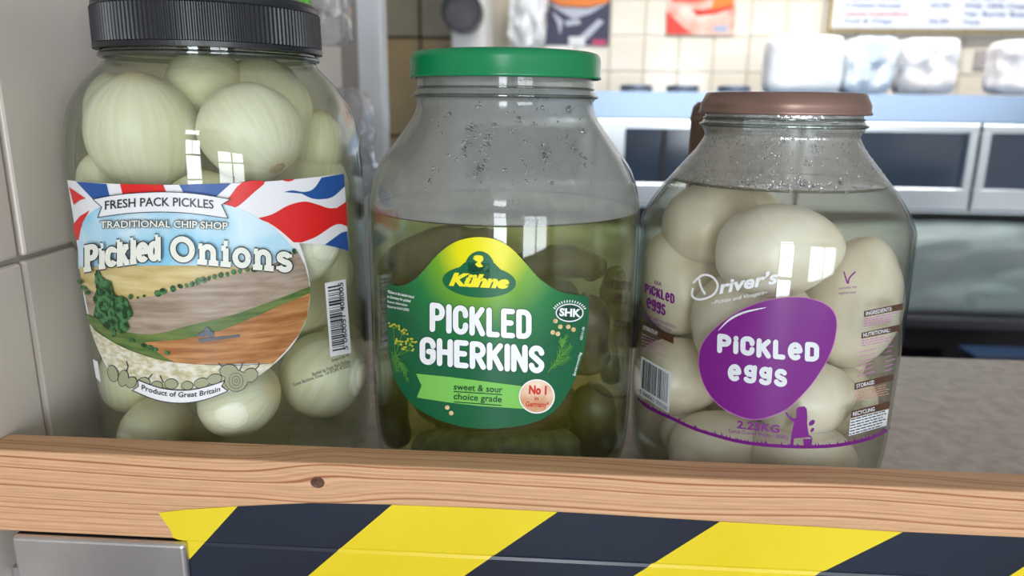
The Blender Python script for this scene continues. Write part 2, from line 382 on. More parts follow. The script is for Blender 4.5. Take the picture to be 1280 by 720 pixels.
# the crease: sink a shallow groove
for v in bm.verts:
    if WB-0.0022 < v.co.z < WB-0.0002: v.co.y += 0.0007
tape = obj('hazard_tape', bm, [M['tape_yellow'], M['tape_black']]); tag(tape, 'yellow and black striped tape with torn left end under the rail', 'tape')

# ------------------------------------------------------------------ jars: profile surfaces and tracing
class Jar:
    def __init__(s, x, y, prof):                # prof: (r, z) outer wall
        s.x, s.y = x, y; s.prof = smooth_prof(prof, 4)
        s.z = np.array([p[1] for p in s.prof]); s.r = np.array([p[0] for p in s.prof])
        o = np.argsort(s.z, kind='stable'); s.z = s.z[o]; s.r = s.r[o]
    def hit(s, px, off=0.0):                    # pixels -> points on the wall (moved out by off)
        px = np.asarray(px, float)
        d = FW[None]+np.outer((px[:, 0]-640)/F, RT)-np.outer((px[:, 1]-360)/F, UP)
        dh2 = d[:, 0]**2+d[:, 1]**2
        tm_ = (d[:, 0]*s.x+d[:, 1]*s.y)/dh2
        rho0 = np.sqrt((d[:, 0]*tm_-s.x)**2+(d[:, 1]*tm_-s.y)**2)
        def g(t):
            X = d[:, 0]*t-s.x; Y = d[:, 1]*t-s.y; Z = CAMZ+d[:, 2]*t
            return np.sqrt(X*X+Y*Y)-(np.interp(Z, s.z, s.r)+off)
        lo = tm_-0.14/np.sqrt(dh2); hi = lo.copy(); done = np.zeros(len(px), bool); st = (tm_-lo)/60
        best = g(lo); bt = lo.copy()
        for k in range(61):
            t = lo+st*k; v = g(t)
            better = (v < best) & ~done; bt[better] = t[better]; best = np.minimum(best, v)
            new = (v <= 0) & ~done; hi[new] = t[new]; done |= new
        a = np.where(done, hi-st, bt); b = np.where(done, hi, bt)
        for _ in range(26):
            mid = (a+b)/2; inside = g(mid) <= 0; b = np.where(inside, mid, b); a = np.where(inside, a, mid)
        t = np.where(done, b, bt)
        P = np.stack([d[:, 0]*t, d[:, 1]*t, CAMZ+d[:, 2]*t], 1)
        # points past the rim slide onto the wall
        v = P[:, :2]-np.array([s.x, s.y]); rr = np.linalg.norm(v, axis=1); want = np.interp(P[:, 2], s.z, s.r)+off
        P[:, :2] = np.array([s.x, s.y])+v*(want/rr)[:, None]
        return P
    def nest(s, x, y, R, back=0.0, wall=0.003):
        """deepest-forward place on the line of sight where a ball of radius R still fits inside the wall"""
        key = round(R+back+wall, 4)
        if not hasattr(s, 'er'): s.er = {}
        if key not in s.er:
            D = R+wall; zz = np.linspace(0.0, s.z[-1], 120); out = []
            for z in zz:
                if z < R+0.0075: out.append(0.0); continue
                dz = np.abs(s.z-z); near = dz < D
                lim = (s.r[near]-np.sqrt(np.maximum(D*D-dz[near]**2, 0))).min() if near.any() else s.r[0]
                out.append(max(lim-back, 0.0005))
            s.er[key] = (zz, np.array(out))
        save = s.z, s.r
        s.z, s.r = s.er[key]
        z0 = R+0.0078
        P = s.hit([(x, y)])[0]
        s.z, s.r = save
        if P[2] < z0: P[2] = z0
        return Vector(P)
    def inside(s, x, y, inset): return Vector(s.hit([(x, y)], -inset)[0])

LAY = 0.00022
TINY = {'onion_outline', 'ribbon_outline', 'ribbon_lettering', 'lettering_outline', 'subtitle_lettering', 'onion_rings', 'barcode', 'lettering', 'lettering_shade', 'stripe_lettering', 'badge_lettering', 'small_lettering', 'printed_dill', 'dill_flowers', 'logo_lettering', 'script_lettering', 'bar_lettering', 'fine_print', 'printed_tractor', 'purple_lettering', 'grass_line'}
def trace(bm2d, jar, layer, step=9, parent=None, name='print', mats=None, smooth=True, label=None):
    """a flat shape drawn over the photograph's label is cut into strips and laid on the jar wall"""
    if not bm2d.verts: return None
    xs = [v.co.x for v in bm2d.verts]; ys = [v.co.y for v in bm2d.verts]
    def cut(axis, lo, hi, st):
        c = math.floor(lo/st)*st+st
        while c < hi:
            co = (c, 0, 0) if axis == 0 else (0, c, 0); no = (1, 0, 0) if axis == 0 else (0, 1, 0)
            bmesh.ops.bisect_plane(bm2d, geom=bm2d.verts[:]+bm2d.edges[:]+bm2d.faces[:], plane_co=co, plane_no=no); c += st
    cut(0, min(xs), max(xs), step); cut(1, min(ys), max(ys), 40)
    bmesh.ops.remove_doubles(bm2d, verts=bm2d.verts, dist=0.0005)
    P = jar.hit([(v.co.x, v.co.y) for v in bm2d.verts], 0.0004+LAY*layer)
    for v, p in zip(bm2d.verts, P): v.co = p
    bm2d.normal_update()
    for f in bm2d.faces:
        c = f.calc_center_median()
        if f.normal.x*(c.x-jar.x)+f.normal.y*(c.y-jar.y) < 0: f.normal_flip()
    o = obj(name, bm2d, mats, parent, smooth)
    if name in TINY: o['kind'] = 'stuff'
    q = parent
    while q.parent: q = q.parent
    if parent.type == 'EMPTY': rehome(o)
    if label: o['label'] = label
    return o
def trace_islands(bm, jar, layer, step, parent, name, m, label=None):
    left = set(bm.faces); res = None
    while left:
        seed_ = left.pop(); isl = [seed_]; q = [seed_]
        while q:
            f = q.pop()
            for e in f.edges:
                for g in e.link_faces:
                    if g in left: left.discard(g); isl.append(g); q.append(g)
        b = bmesh.new(); mp = {}
        for f in isl:
            b.faces.new([mp.setdefault(v, None) or mp.__setitem__(v, b.verts.new(v.co)) or mp[v] for v in f.verts])
        o = trace(b, jar, layer, step, parent, name, m); res = res or o
        if label: o['label'] = label
    bm.free(); return res
def poly(bm, pts, mi=0):
    vs = [bm.verts.new((x, y, 0)) for x, y in pts]
    for t in tessellate_polygon([[Vector((x, y, 0)) for x, y in pts]]):
        try: bm.faces.new([vs[i] for i in t]).material_index = mi
        except ValueError: pass
def ell(bm, cx, cy, rx, ry, n=28, rot=0, mi=0, a0=0, a1=360):
    c, s = math.cos(math.radians(rot)), math.sin(math.radians(rot)); pts = []
    for i in range(n):
        t = 2*PI*i/n; u, v = rx*math.cos(t), ry*math.sin(t); pts.append((cx+u*c-v*s, cy+u*s+v*c))
    poly(bm, pts, mi)
def crv(pts, per=6, closed=True):
    out = []; n = len(pts)
    rng = range(n) if closed else range(n-1)
    for i in rng:
        if closed: p0, p1, p2, p3 = pts[i-1], pts[i], pts[(i+1) % n], pts[(i+2) % n]
        else: p0, p1, p2, p3 = pts[max(i-1, 0)], pts[i], pts[i+1], pts[min(i+2, n-1)]
        for k in range(per):
            t = k/per
            out.append(tuple(0.5*((2*p1[j])+(-p0[j]+p2[j])*t+(2*p0[j]-5*p1[j]+4*p2[j]-p3[j])*t*t+(-p0[j]+3*p1[j]-3*p2[j]+p3[j])*t**3) for j in (0, 1)))
    if not closed: out.append(pts[-1])
    return out
def stroke(bm, pts, w, round_=True, mi=0, xf=None):
    """thick polyline of quads with round joints, in 2D"""
    P = [xf(*p) if xf else p for p in pts]
    h = w/2
    for (x0, y0), (x1, y1) in zip(P[:-1], P[1:]):
        dx, dy = x1-x0, y1-y0; l = math.hypot(dx, dy)
        if l < 1e-6: continue
        nx, ny = -dy/l*h, dx/l*h
        bm.faces.new([bm.verts.new(q) for q in ((x0+nx, y0+ny, 0), (x1+nx, y1+ny, 0), (x1-nx, y1-ny, 0), (x0-nx, y0-ny, 0))]).material_index = mi
    idx = range(len(P)) if round_ else range(1, len(P)-1)
    for i in idx:
        x, y = P[i]
        bm.faces.new([bm.verts.new((x+h*math.cos(2*PI*k/10), y+h*math.sin(2*PI*k/10), 0)) for k in range(10)]).material_index = mi
def rarc(cx, cy, rx, ry, a0, a1, n=8):
    return [(cx+rx*math.cos(math.radians(a0+(a1-a0)*i/n)), cy+ry*math.sin(math.radians(a0+(a1-a0)*i/n))) for i in range(n+1)]
Parc = [(0, 1), (.22, 1)]+rarc(.22, .74, .22, .26, 90, -90)+[(0, .48)]
SANS = {'P': (.44, [[(0, 0), (0, 1)], Parc]), 'I': (0, [[(0, 0), (0, 1)]]),
 'C': (.44, [[(.44, .70)]+rarc(.22, .77, .22, .23, 0, 180)+rarc(.22, .23, .22, .23, 180, 360)+[(.44, .30)]]),
 'K': (.46, [[(0, 0), (0, 1)], [(.44, 1), (.03, .42)], [(.16, .60), (.46, 0)]]), 'L': (.36, [[(0, 1), (0, 0), (.36, 0)]]),
 'E': (.38, [[(.38, 1), (0, 1), (0, 0), (.38, 0)], [(0, .52), (.32, .52)]]),
 'D': (.44, [[(0, 0), (0, 1), (.2, 1)]+rarc(.2, .76, .24, .24, 90, 0)+rarc(.2, .24, .24, .24, 0, -90)+[(0, 0)]]),
 'G': (.44, [[(.44, .74)]+rarc(.22, .77, .22, .23, 0, 180)+rarc(.22, .23, .22, .23, 180, 360)+[(.44, .48), (.26, .48)]]),
 'H': (.44, [[(0, 0), (0, 1)], [(.44, 0), (.44, 1)], [(0, .52), (.44, .52)]]),
 'R': (.44, [[(0, 0), (0, 1)], Parc, [(.2, .48), (.45, 0)]]), 'N': (.46, [[(0, 0), (0, 1), (.46, 0), (.46, 1)]]),
 'S': (.42, [rarc(.21, .77, .21, .23, 5, 200)+[(.22, .5)]+rarc(.21, .24, .21, .24, 20, -175)])}
QUIRK = dict(SANS); QUIRK['i'] = (0, [[(0, 0), (0, .62)], [(0, .90), (0, .92)]])
QUIRK['e'] = (.50, [[(.03, .46), (.48, .52)]+rarc(.25, .48, .24, .46, 8, 305, 12)])
QUIRK['g'] = (.46, [rarc(.21, .70, .20, .27, 0, 360, 12), [(.45, .98), (.43, .14)]+rarc(.22, .12, .21, .16, 0, -165)])
QUIRK['s'] = (.46, [rarc(.23, .74, .21, .24, 30, 220)+[(.23, .48)]+rarc(.22, .24, .23, .24, 50, -165)])
def xh(v): return v*1.18 if v <= .64 else .755+(v-.64)*(.245/.36)
def slab(x, y, w=.26): return [(x-w/2, y), (x+w/2, y)]
SLAB = {'P': (.62, [[(.12, 0), (.12, 1)], [(.12, 1), (.34, 1)]+rarc(.34, .74, .2, .26, 90, -90)+[(.12, .48)], slab(.12, 0, .36), [(-.02, 1), (.2, 1)]]),
 'i': (.24, [[(.12, 0), (.12, .62)], slab(.12, 0, .32), [(-.02, .62), (.12, .62)], [(.06, .95), (.18, .95)]]),
 'c': (.44, [rarc(.25, .32, .2, .30, 40, 320, 12), [(.42, .60), (.42, .46)]]),
 'k': (.56, [[(.12, 0), (.12, 1)], slab(.12, 0, .30), [(-.02, 1), (.12, 1)], [(.42, .62), (.16, .30)], [(.22, .36), (.44, 0)], slab(.46, 0, .24), slab(.42, .62, .24)]),
 'l': (.24, [[(.12, 0), (.12, 1)], slab(.12, 0, .32), [(-.02, 1), (.12, 1)]]),
 'e': (.46, [[(.05, .34), (.43, .34)]+rarc(.24, .32, .2, .30, 10, 320, 12)]),
 'd': (.54, [rarc(.24, .31, .18, .30, 0, 360, 14), [(.44, 0), (.44, 1)], [(.30, 1), (.44, 1)], [(.44, 0), (.56, 0)]]),
 'O': (.74, [rarc(.36, .5, .31, .48, 0, 360, 20)]), 'o': (.52, [rarc(.26, .31, .21, .30, 0, 360, 16)]),
 'n': (.62, [[(.12, 0), (.12, .62)], [(0, .62), (.12, .62)], slab(.12, 0, .30), [(.12, .42)]+rarc(.30, .40, .17, .22, 160, 0)+[(.47, 0)], slab(.48, 0, .30)]),
 's': (.44, [rarc(.22, .46, .16, .15, 20, 210)+[(.22, .31)]+rarc(.22, .16, .17, .16, 50, -160), [(.38, .62), (.38, .5)], [(.05, .12), (.05, 0)]])}
def stroke_text(bm, txt, font, P0, P1, h, w, gap=.16, bulge=0.0, round_=True, mi=0, upv=None, jig=0.0, seed=1, letters=None):
    rnd = random.Random(seed)
    tot = sum(font[c][0] if c != ' ' else .3 for c in txt)+gap*(len(txt)-1); x = 0
    bx, by = P1[0]-P0[0], P1[1]-P0[1]; Lb = math.hypot(bx, by); up = upv or (by/Lb, -bx/Lb)
    def xf(u, v):
        t = u/tot
        return (P0[0]+bx*t+up[0]*(v*h+bulge*4*t*(1-t)), P0[1]+by*t+up[1]*(v*h+bulge*4*t*(1-t)))
    for c in txt:
        if c != ' ':
            gw, st = font[c]
            if font is SLAB and c.islower(): st = [[(a_, xh(b_)) for a_, b_ in s_] for s_ in st]
            dy = rnd.uniform(-jig, jig)
            if letters is not None: bm = bmesh.new(); letters.append(bm)
            for s in st: stroke(bm, s, w, round_, mi, lambda u, v, x=x: xf(x+u, v+dy))
            x += gw+gap
        else: x += .3+gap
def font_text(bm, txt, P0, P1, h, bold=0.0, shear=0.0, bulge=0.0, mi=0, upv=None, italic=0):
    cu = bpy.data.curves.new('t', 'FONT'); cu.body = txt; cu.size = 1; cu.offset = bold; cu.shear = shear; cu.resolution_u = 3; cu.fill_mode = 'FRONT'
    ob = bpy.data.objects.new('t', cu); COL.objects.link(ob)
    dg = bpy.context.evaluated_depsgraph_get(); me = ob.evaluated_get(dg).to_mesh()
    co = [v.co.copy() for v in me.vertices]; fs = [tuple(p.vertices) for p in me.polygons]
    ob.evaluated_get(dg).to_mesh_clear(); bpy.data.objects.remove(ob); bpy.data.curves.remove(cu)
    if not co: return
    x0 = min(c.x for c in co); x1 = max(c.x for c in co); cap = 0.72
    bx, by = P1[0]-P0[0], P1[1]-P0[1]; Lb = math.hypot(bx, by); up = upv or (by/Lb, -bx/Lb)
    vs = []
    for c in co:
        t = (c.x-x0)/(x1-x0); v = c.y/cap*h+bulge*4*t*(1-t)
        vs.append(bm.verts.new((P0[0]+bx*t+up[0]*v, P0[1]+by*t+up[1]*v, 0)))
    for f in fs:
        try: bm.faces.new([vs[i] for i in f]).material_index = mi
        except ValueError: pass
def ink(name, c, rough=0.35): return mat(name, c, rough, spec=0.4)

def make_glass(jar, wall, zfog, mclear, mfog, parent, n=128, name='glass_body'):
    outer = jar.prof; inner = [(max(r-wall, 0.002), z) for r, z in outer if z > 0.006]
    prof = [(0, 0.001)]+list(outer)+[(outer[-1][0]-wall, outer[-1][1])]+inner[::-1]+[(0, 0.0065)]
    bm = lathe(prof, jar.x, jar.y, n, mis=lambda z: 1 if z > zfog else 0)
    return part(name, bm, [mclear, mfog], parent, True)
def make_liquid(jar, wall, level, m, parent, rimmat):
    pts = [(r-wall-0.0006, z) for r, z in jar.prof if 0.008 < z < level]
    rl = np.interp(level, jar.z, jar.r)-wall-0.0006
    prof = [(0, 0.0085)]+pts+[(rl, level), (rl*0.985, level-0.0009), (0, level-0.0010)]
    part('liquid', lathe(prof, jar.x, jar.y, 96), m, parent, True)
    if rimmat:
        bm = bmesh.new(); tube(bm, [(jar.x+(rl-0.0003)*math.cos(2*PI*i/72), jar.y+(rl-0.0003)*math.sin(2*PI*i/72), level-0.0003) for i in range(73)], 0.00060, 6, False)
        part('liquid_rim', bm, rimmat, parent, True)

M['ring'] = glass_mat('thick ring glass', tint=(.55, .60, .58), edge=(.10, .12, .12), f0=.12)
def neck_ring(jar, z, parent, t=.0011, out=.0003):
    r = float(np.interp(z, jar.z, jar.r))+out; bm = bmesh.new()
    tube(bm, [(jar.x+r*math.cos(2*PI*i/96), jar.y+r*math.sin(2*PI*i/96), z) for i in range(97)], t, 8, False); part('neck_ring', bm, M['ring'], parent, True)
ONI = Jar(-0.2078, 0.4515, [(.066, .001), (.0745, .002), (.0815, .009), (.0842, .020), (.0850, .05), (.0852, .12), (.0853, .165), (.0852, .19), (.0828, .2089), (.0783, .2227), (.0718, .2325), (.0655, .2395), (.0606, .2445), (.0592, .2480), (.0592, .2540), (.0592, .272)])
GHE = Jar(-0.0322, 0.4520, [(.066, .001), (.0735, .002), (.0790, .009), (.0810, .018), (.0823, .04), (.0825, .10), (.0825, .158), (.0807, .1740), (.0757, .1880), (.0658, .2018), (.0563, .2145), (.0528, .2215), (.0522, .2262), (.0534, .2282), (.0535, .2298), (.0524, .2318), (.0516, .2345), (.0515, .247)])
EGG = Jar(0.1300, 0.4520, [(.062, .001), (.0695, .002), (.0745, .009), (.0765, .018), (.0780, .04), (.0785, .09), (.0785, .148), (.0756, .1628), (.0674, .1764), (.0562, .1902), (.0484, .1994), (.0438, .2065), (.0432, .2095), (.0448, .2125), (.0455, .2150), (.0446, .2172), (.0436, .2190), (.0436, .229)])

# ------------------------------------------------------------------ jar of pickled onions
jo = empty('pickled_onion_jar', (ONI.x, ONI.y, 0), 'large clear jar of pickled onions with a black ribbed lid', 'jar')
pet = glass_mat('clear plastic jar wall')
make_glass(ONI, 0.0016, 9, pet, pet, jo, name='jar_body')
make_liquid(ONI, 0.0016, 0.2515, liquid_mat('onion vinegar', (0.84, 0.78, 0.38), 6.0, 0.12, (0.68, 0.66, 0.42)), jo, None)
NR = 150
def ribs(i, z, r): return 0.0
prof = [(0, .2815), (.050, .2815), (.0575, .2808), (.0606, .2796), (.0622, .2772), (.0624, .2752)]
lb = lathe(prof[::-1]+[], ONI.x, ONI.y, 128)
n = NR*4
def ribmod(i, z, r): return (0.0005 if (i % 4) < 2 else -0.0002)
b2 = lathe([(.0624, .2752), (.0628, .2745)], ONI.x, ONI.y, n)
me_ = bpy.data.meshes.new('x'); b2.to_mesh(me_); b2.free(); lb.from_mesh(me_)
b3 = lathe([(.0608, .2548), (.0628, .2552), (.0629, .2575), (.0626, .2740), (.0618, .2750)], ONI.x, ONI.y, n, radmod=ribmod)
b3.to_mesh(me_); b3.free(); lb.from_mesh(me_)
b4 = lathe([(.0600, .2545), (.0600, .2520), (.0636, .2522), (.0637, .2548), (.0612, .2552)], ONI.x, ONI.y, 128)
b4.to_mesh(me_); b4.free(); lb.from_mesh(me_)
part('lid', lb, M['black_plastic'], jo, False, 'black ribbed plastic lid')
b5 = lathe([(.0594, .2478), (.0618, .2482), (.0620, .2496), (.0596, .2502)], ONI.x, ONI.y, 96)
b5.free(); neck_ring(ONI, .2490, jo, .0016, .0012)
ink_w = ink('white label film', (0.80, 0.81, 0.84)); ink_r = ink('red ink', (0.70, 0.02, 0.02)); ink_b = ink('blue ink', (0.02, 0.09, 0.33)); ink_k = ink('black ink', (0.02, 0.025, 0.03))
bm = bmesh.new()
lab = crv([(84, 225), (110, 228), (150, 230), (210, 231), (270, 230), (330, 227), (380, 223), (430, 217)], 3, False)+[(436, 314), (420, 309), (400, 305), (374, 304)]+crv([(374, 304), (384, 335), (388, 365), (383, 398), (368, 428), (345, 453), (320, 472), (300, 484), (282, 491)], 3, False)+[(255, 500), (225, 504), (195, 499), (166, 488)]+crv([(160, 484), (140, 468), (124, 440), (112, 405), (103, 360), (97, 310), (90, 262)], 3, False)
poly(bm, lab); lo_ = trace(bm, ONI, 0, 9, jo, 'label', ink_w, label='printed label with a flag over a field')
bm = bmesh.new()
for p in ([(86, 234), (98, 242), (107, 248), (100, 250), (92, 256)], [(91, 281), (100, 270), (112, 263), (103, 278), (98, 300), (95, 300)], [(150, 230), (204, 231), (209, 243), (153, 243)],
          crv([(303, 228), (331, 227), (318, 240), (300, 256), (290, 260), (277, 257), (287, 246)], 3), crv([(353, 225), (368, 224), (361, 227)], 2),
          crv([(321, 273), (340, 268), (360, 257), (380, 252), (395, 255), (410, 260), (421, 260)], 4, False)+[(433, 252), (434, 283)]+crv([(434, 283), (425, 280), (415, 283), (395, 296), (377, 303)], 4, False)+crv([(367, 303), (350, 288), (335, 278)], 3, False)): poly(bm, p)
trace_islands(bm, ONI, 1, 9, lo_, 'red_stripe', ink_r, 'red flag stripe')
bm = bmesh.new()
for p in ([(95, 227), (133, 230), (137, 246), (117, 250)], [(224, 231), (289, 229), (270, 246), (231, 244)],
          crv([(355, 240), (366, 238), (380, 240), (392, 236), (402, 222)], 4, False)+[(430, 217), (431, 233)]+crv([(431, 233), (416, 246), (402, 249), (390, 248), (377, 242)], 4, False), crv([(434, 289), (427, 291), (417, 298), (406, 306)], 3, False)+[(420, 309), (436, 314)]): poly(bm, p)
trace_islands(bm, ONI, 1, 9, lo_, 'blue_panel', ink_b, 'blue flag panel')
sky = noisy(ink('printed sky', (0.3, 0.6, 0.8)), (0.26, 0.60, 0.80), (0.62, 0.80, 0.90), ns=38, detail=4)
bm = bmesh.new(); poly(bm, crv([(98, 336), (98, 305), (104, 278), (120, 261), (150, 252), (200, 248), (250, 250), (290, 258), (320, 271), (345, 288), (372, 316)], 3, False)+[(350, 336), (230, 338)])
trace(bm, ONI, 2, 9, lo_, 'printed_sky', sky)
fld = [ink('x', (0, 0, 0)) for _ in range(5)]
noisy(fld[0], (0.50, 0.38, 0.14), (0.66, 0.55, 0.28), scale=(1, 1, 6), ns=40); fld[0].name = 'printed straw field'
noisy(fld[1], (0.27, 0.20, 0.14), (0.42, 0.34, 0.27), scale=(1.2, 1.2, 9), ns=40); fld[1].name = 'printed ploughed field'
noisy(fld[2], (0.06, 0.13, 0.03), (0.16, 0.22, 0.06), scale=(1, 1, 6), ns=50); fld[2].name = 'printed grass strip'
noisy(fld[3], (0.30, 0.11, 0.03), (0.52, 0.26, 0.10), scale=(1, 1, 9), ns=40); fld[3].name = 'printed brown field'
noisy(fld[4], (0.46, 0.42, 0.22), (0.74, 0.72, 0.62), scale=(1, 1, 2), ns=240); fld[4].name = 'printed flower strip'
bm = bmesh.new(); poly(bm, [(99, 334), (180, 332), (280, 332), (340, 334), (362, 318), (371, 314), (366, 330), (280, 350), (200, 372), (165, 378), (112, 380), (104, 365)]); trace(bm, ONI, 3, 9, lo_, 'straw_field', fld[0])
bm = bmesh.new(); poly(bm, [(104, 358), (130, 372), (165, 375), (200, 368), (240, 357), (280, 346), (330, 336), (372, 314), (381, 332), (386, 350), (387, 366), (300, 400), (240, 412), (160, 424), (120, 410), (110, 390)]); trace(bm, ONI, 4, 9, lo_, 'ploughed_field', fld[1])
bm = bmesh.new(); poly(bm, crv([(108, 392), (122, 398), (145, 412), (190, 418), (240, 406), (300, 391), (388, 358)], 3, False)+[(388, 370), (330, 392), (280, 412), (240, 424), (225, 452), (205, 452), (160, 438), (125, 420), (111, 404)]); trace(bm, ONI, 5, 9, lo_, 'grass_strip', fld[2])
bm = bmesh.new(); poly(bm, [(180, 428), (230, 424), (280, 412), (330, 391), (388, 366), (384, 395), (374, 418), (356, 440), (342, 454), (225, 456), (205, 446)]); trace(bm, ONI, 6, 9, lo_, 'brown_field', fld[3])
bm = bmesh.new(); poly(bm, crv([(112, 408), (130, 421), (160, 437), (200, 450), (240, 455), (300, 457), (343, 454)], 3, False)+[(322, 470), (300, 482), (282, 490), (225, 500), (166, 486), (140, 467), (122, 436)]); trace(bm, ONI, 7, 9, lo_, 'flower_strip', fld[4])
gr = ink('printed foliage', (0, 0, 0)); noisy(gr, (0.01, 0.045, 0.015), (0.06, 0.20, 0.07), ns=330, detail=2, lo=0.42, hi=0.6)
bm = bmesh.new(); rr = random.Random(3)
tr_ = crv([(121, 337), (130, 349), (138, 352), (143, 367), (157, 373), (163, 384), (165, 394), (159, 402), (161, 410), (154, 417), (143, 410), (133, 412), (125, 401), (117, 395), (119, 382), (116, 374), (120, 362), (118, 350)], 5)
poly(bm, [(x+rr.uniform(-.9, .9), y+rr.uniform(-.9, .9)) for x, y in tr_]); poly(bm, [(140, 408), (144, 408), (144, 421), (140, 421)])
for k, (x, y) in enumerate([(163, 371), (172, 372), (180, 370), (197, 367), (204, 364), (216, 361), (225, 358), (233, 357), (240, 355), (247, 352), (254, 350), (261, 348), (268, 346), (276, 344), (284, 343), (292, 340), (300, 339), (309, 337), (318, 337), (327, 334), (362, 317), (368, 314)]):
    ell(bm, x, y, rr.uniform(2.5, 5) if k not in (1, 2) else 1.8, rr.uniform(2, 3.8) if k != 1 else 1.2, 9, rr.uniform(0, 90))
for x, y in ((165, 426), (180, 432), (188, 434), (194, 437), (209, 441), (100, 352), (104, 360), (109, 366)): ell(bm, x, y, 4, 2.6, 9, 20)
trace_islands(bm, ONI, 8, 14, lo_, 'printed_tree', gr)
tr2 = ink('printed tractor', (0.10, 0.12, 0.15)); bm = bmesh.new()
for e in ((254, 418, 4, 3.5), (263, 418, 5, 4), (259, 413, 4, 4), (249, 419, 2.5, 2)): ell(bm, *e, 10)
poly(bm, [(247, 424), (300, 418), (300, 421), (250, 428)]); trace(bm, ONI, 9, 14, lo_, 'printed_tractor', tr2)
on_ink = ink('printed onions', (0.33, 0.35, 0.22)); bm = bmesh.new(); bk = bmesh.new()
for x, y, rx, ry, ro in ((141, 467, 6, 10, -15), (154, 473, 6, 10, 10), (164, 478, 6, 7, 40), (180, 478, 7, 6, 0), (196, 482, 7, 5, 0), (214, 480, 8, 6, 0), (234, 482, 7, 5, 0), (252, 479, 9, 6, -10), (268, 474, 9, 6, -15), (286, 464, 11, 8, 0), (313, 469, 9, 8, -30), (295, 476, 14, 13, 0)):
    ell(bk, x, y, rx+.8, ry+.8, 22, ro); ell(bm, x, y, rx, ry, 22, ro)
for s in ([(158, 465), (160, 458), (158, 452)], [(186, 473), (190, 468)], [(204, 478), (200, 470)], [(299, 464), (302, 458), (303, 454)], [(278, 459), (275, 456), (273, 454)], [(318, 463), (323, 458), (324, 454)]): stroke(bk, s, 1.2)
trace(bk, ONI, 9, 14, lo_, 'onion_outline', ink_k); trace_islands(bm, ONI, 10, 14, lo_, 'printed_onion', on_ink)
bk = bmesh.new()
for (x, y, rx, ry) in ((295, 476, 5, 6), (295, 476, 9, 10), (295, 476, 2, 2)): stroke(bk, [(x+rx*math.cos(t*.5), y+ry*math.sin(t*.5)) for t in range(14)], .5, False)
trace(bk, ONI, 11, 14, lo_, 'onion_rings', ink_k)
bm = bmesh.new(); bk = bmesh.new()
ban = crv([(172, 475), (200, 485), (230, 488), (256, 484), (281, 476)], 4, False)+[(277, 483), (285, 489)]+crv([(285, 489), (255, 500), (225, 504), (195, 500), (165, 488)], 4, False)+[(173, 483)]
rib = crv([(116, 249), (150, 243), (200, 240), (243, 242), (288, 249)], 4, False)+[(277, 256), (285, 273)]+crv([(285, 273), (240, 267), (200, 265), (158, 267), (122, 272)], 4, False)+[(127, 259)]
for q in (ban, rib): poly(bm, q); stroke(bk, q+[q[0]], 1.0, False)
trace_islands(bm, ONI, 11, 9, lo_, 'ribbon', ink_w, 'white ribbon'); trace(bk, ONI, 12, 14, lo_, 'ribbon_outline', ink_k)
bm = bmesh.new()
font_text(bm, 'Product of Great Britain', (177, 487), (275, 489), 6.5, 0.012, bulge=-8.5)
font_text(bm, 'FRESH PACK PICKLES', (131, 262), (267, 261), 11, 0.012, bulge=4)
trace(bm, ONI, 13, 14, lo_, 'ribbon_lettering', ink_k)
bm = bmesh.new(); bk = bmesh.new()
font_text(bk, 'TRADITIONAL CHIP SHOP', (124.4, 285.5), (285, 287), 9.2, 0.075, bulge=2); font_text(bm, 'TRADITIONAL CHIP SHOP', (125, 285.5), (284.4, 287), 9, 0.018, bulge=2)
SW = 7.0; LET = []
for u, word, A, B in ((0, 'Pickled', (106, 337), (200, 323)), (1, 'Onions', (214, 324), (364, 338))):
    h = 27
    for dst, w, lt_ in ((bk, SW+2.8, None), (None, SW, LET)):
        stroke_text(dst, word, SLAB, A, B, h, w, 0.13 if u else .10, bulge=0 if u else 1.0, round_=False, upv=(0, -1), letters=lt_)
        # square stroke ends are filled by the slab bars
trace(bk, ONI, 14, 14, lo_, 'lettering_outline', ink_k)
cream = ink('cream white ink', (0.78, 0.80, 0.72)); trace(bm, ONI, 15, 14, lo_, 'subtitle_lettering', cream)
for b_l in LET: trace(b_l, ONI, 15, 14, lo_, 'letter', cream, label='cream title letter')
bm = bmesh.new(); poly(bm, [(406, 354), (432, 349), (439, 441), (413, 446)]); poly(bm, [(116, 449), (122, 452), (126, 478), (120, 472)])
bl = trace_islands(bm, ONI, 1, 9, jo, 'barcode_label', ink_w, 'small white label')
def quadmap(q):
    (a, b, c, d) = q                                          # tl, tr, br, bl
    return lambda u, v: (a[0]*(1-u)*(1-v)+b[0]*u*(1-v)+c[0]*u*v+d[0]*(1-u)*v, a[1]*(1-u)*(1-v)+b[1]*u*(1-v)+c[1]*u*v+d[1]*(1-u)*v)
def barcode(bm, q, along_v, seed, end=.72):
    r = random.Random(seed); f = quadmap(q); t = .06
    while t < .93:
        w = r.choice((.008, .012, .02, .028))
        if along_v: poly(bm, [f(.12, t), f(end, t), f(end, t+w), f(.12, t+w)])
        else: poly(bm, [f(t, .06), f(t+w, .06), f(t+w, end), f(t, end)])
        t += w+r.choice((.010, .016, .026))
bm = bmesh.new(); barcode(bm, [(406, 354), (432, 349), (439, 441), (413, 446)], True, 5)
font_text(bm, '5 060051 408005', (435, 437), (428.5, 353), 6, 0.01)
trace(bm, ONI, 2, 14, bl, 'barcode', ink_k)
bm = bmesh.new()
font_text(bm, 'Grown in the UK', (415, 452.5), (437, 445), 4, 0.01); font_text(bm, 'Bottled by Fresh Pack Pickles', (391, 470), (438, 453), 4.4, 0.01); font_text(bm, 'Great Baddow, Essex. Tel 01245 472222', (367, 483), (438, 458), 4.4, 0.01)
trace(bm, ONI, 0, 14, jo, 'lettering', ink_k, label='small dark printed address')

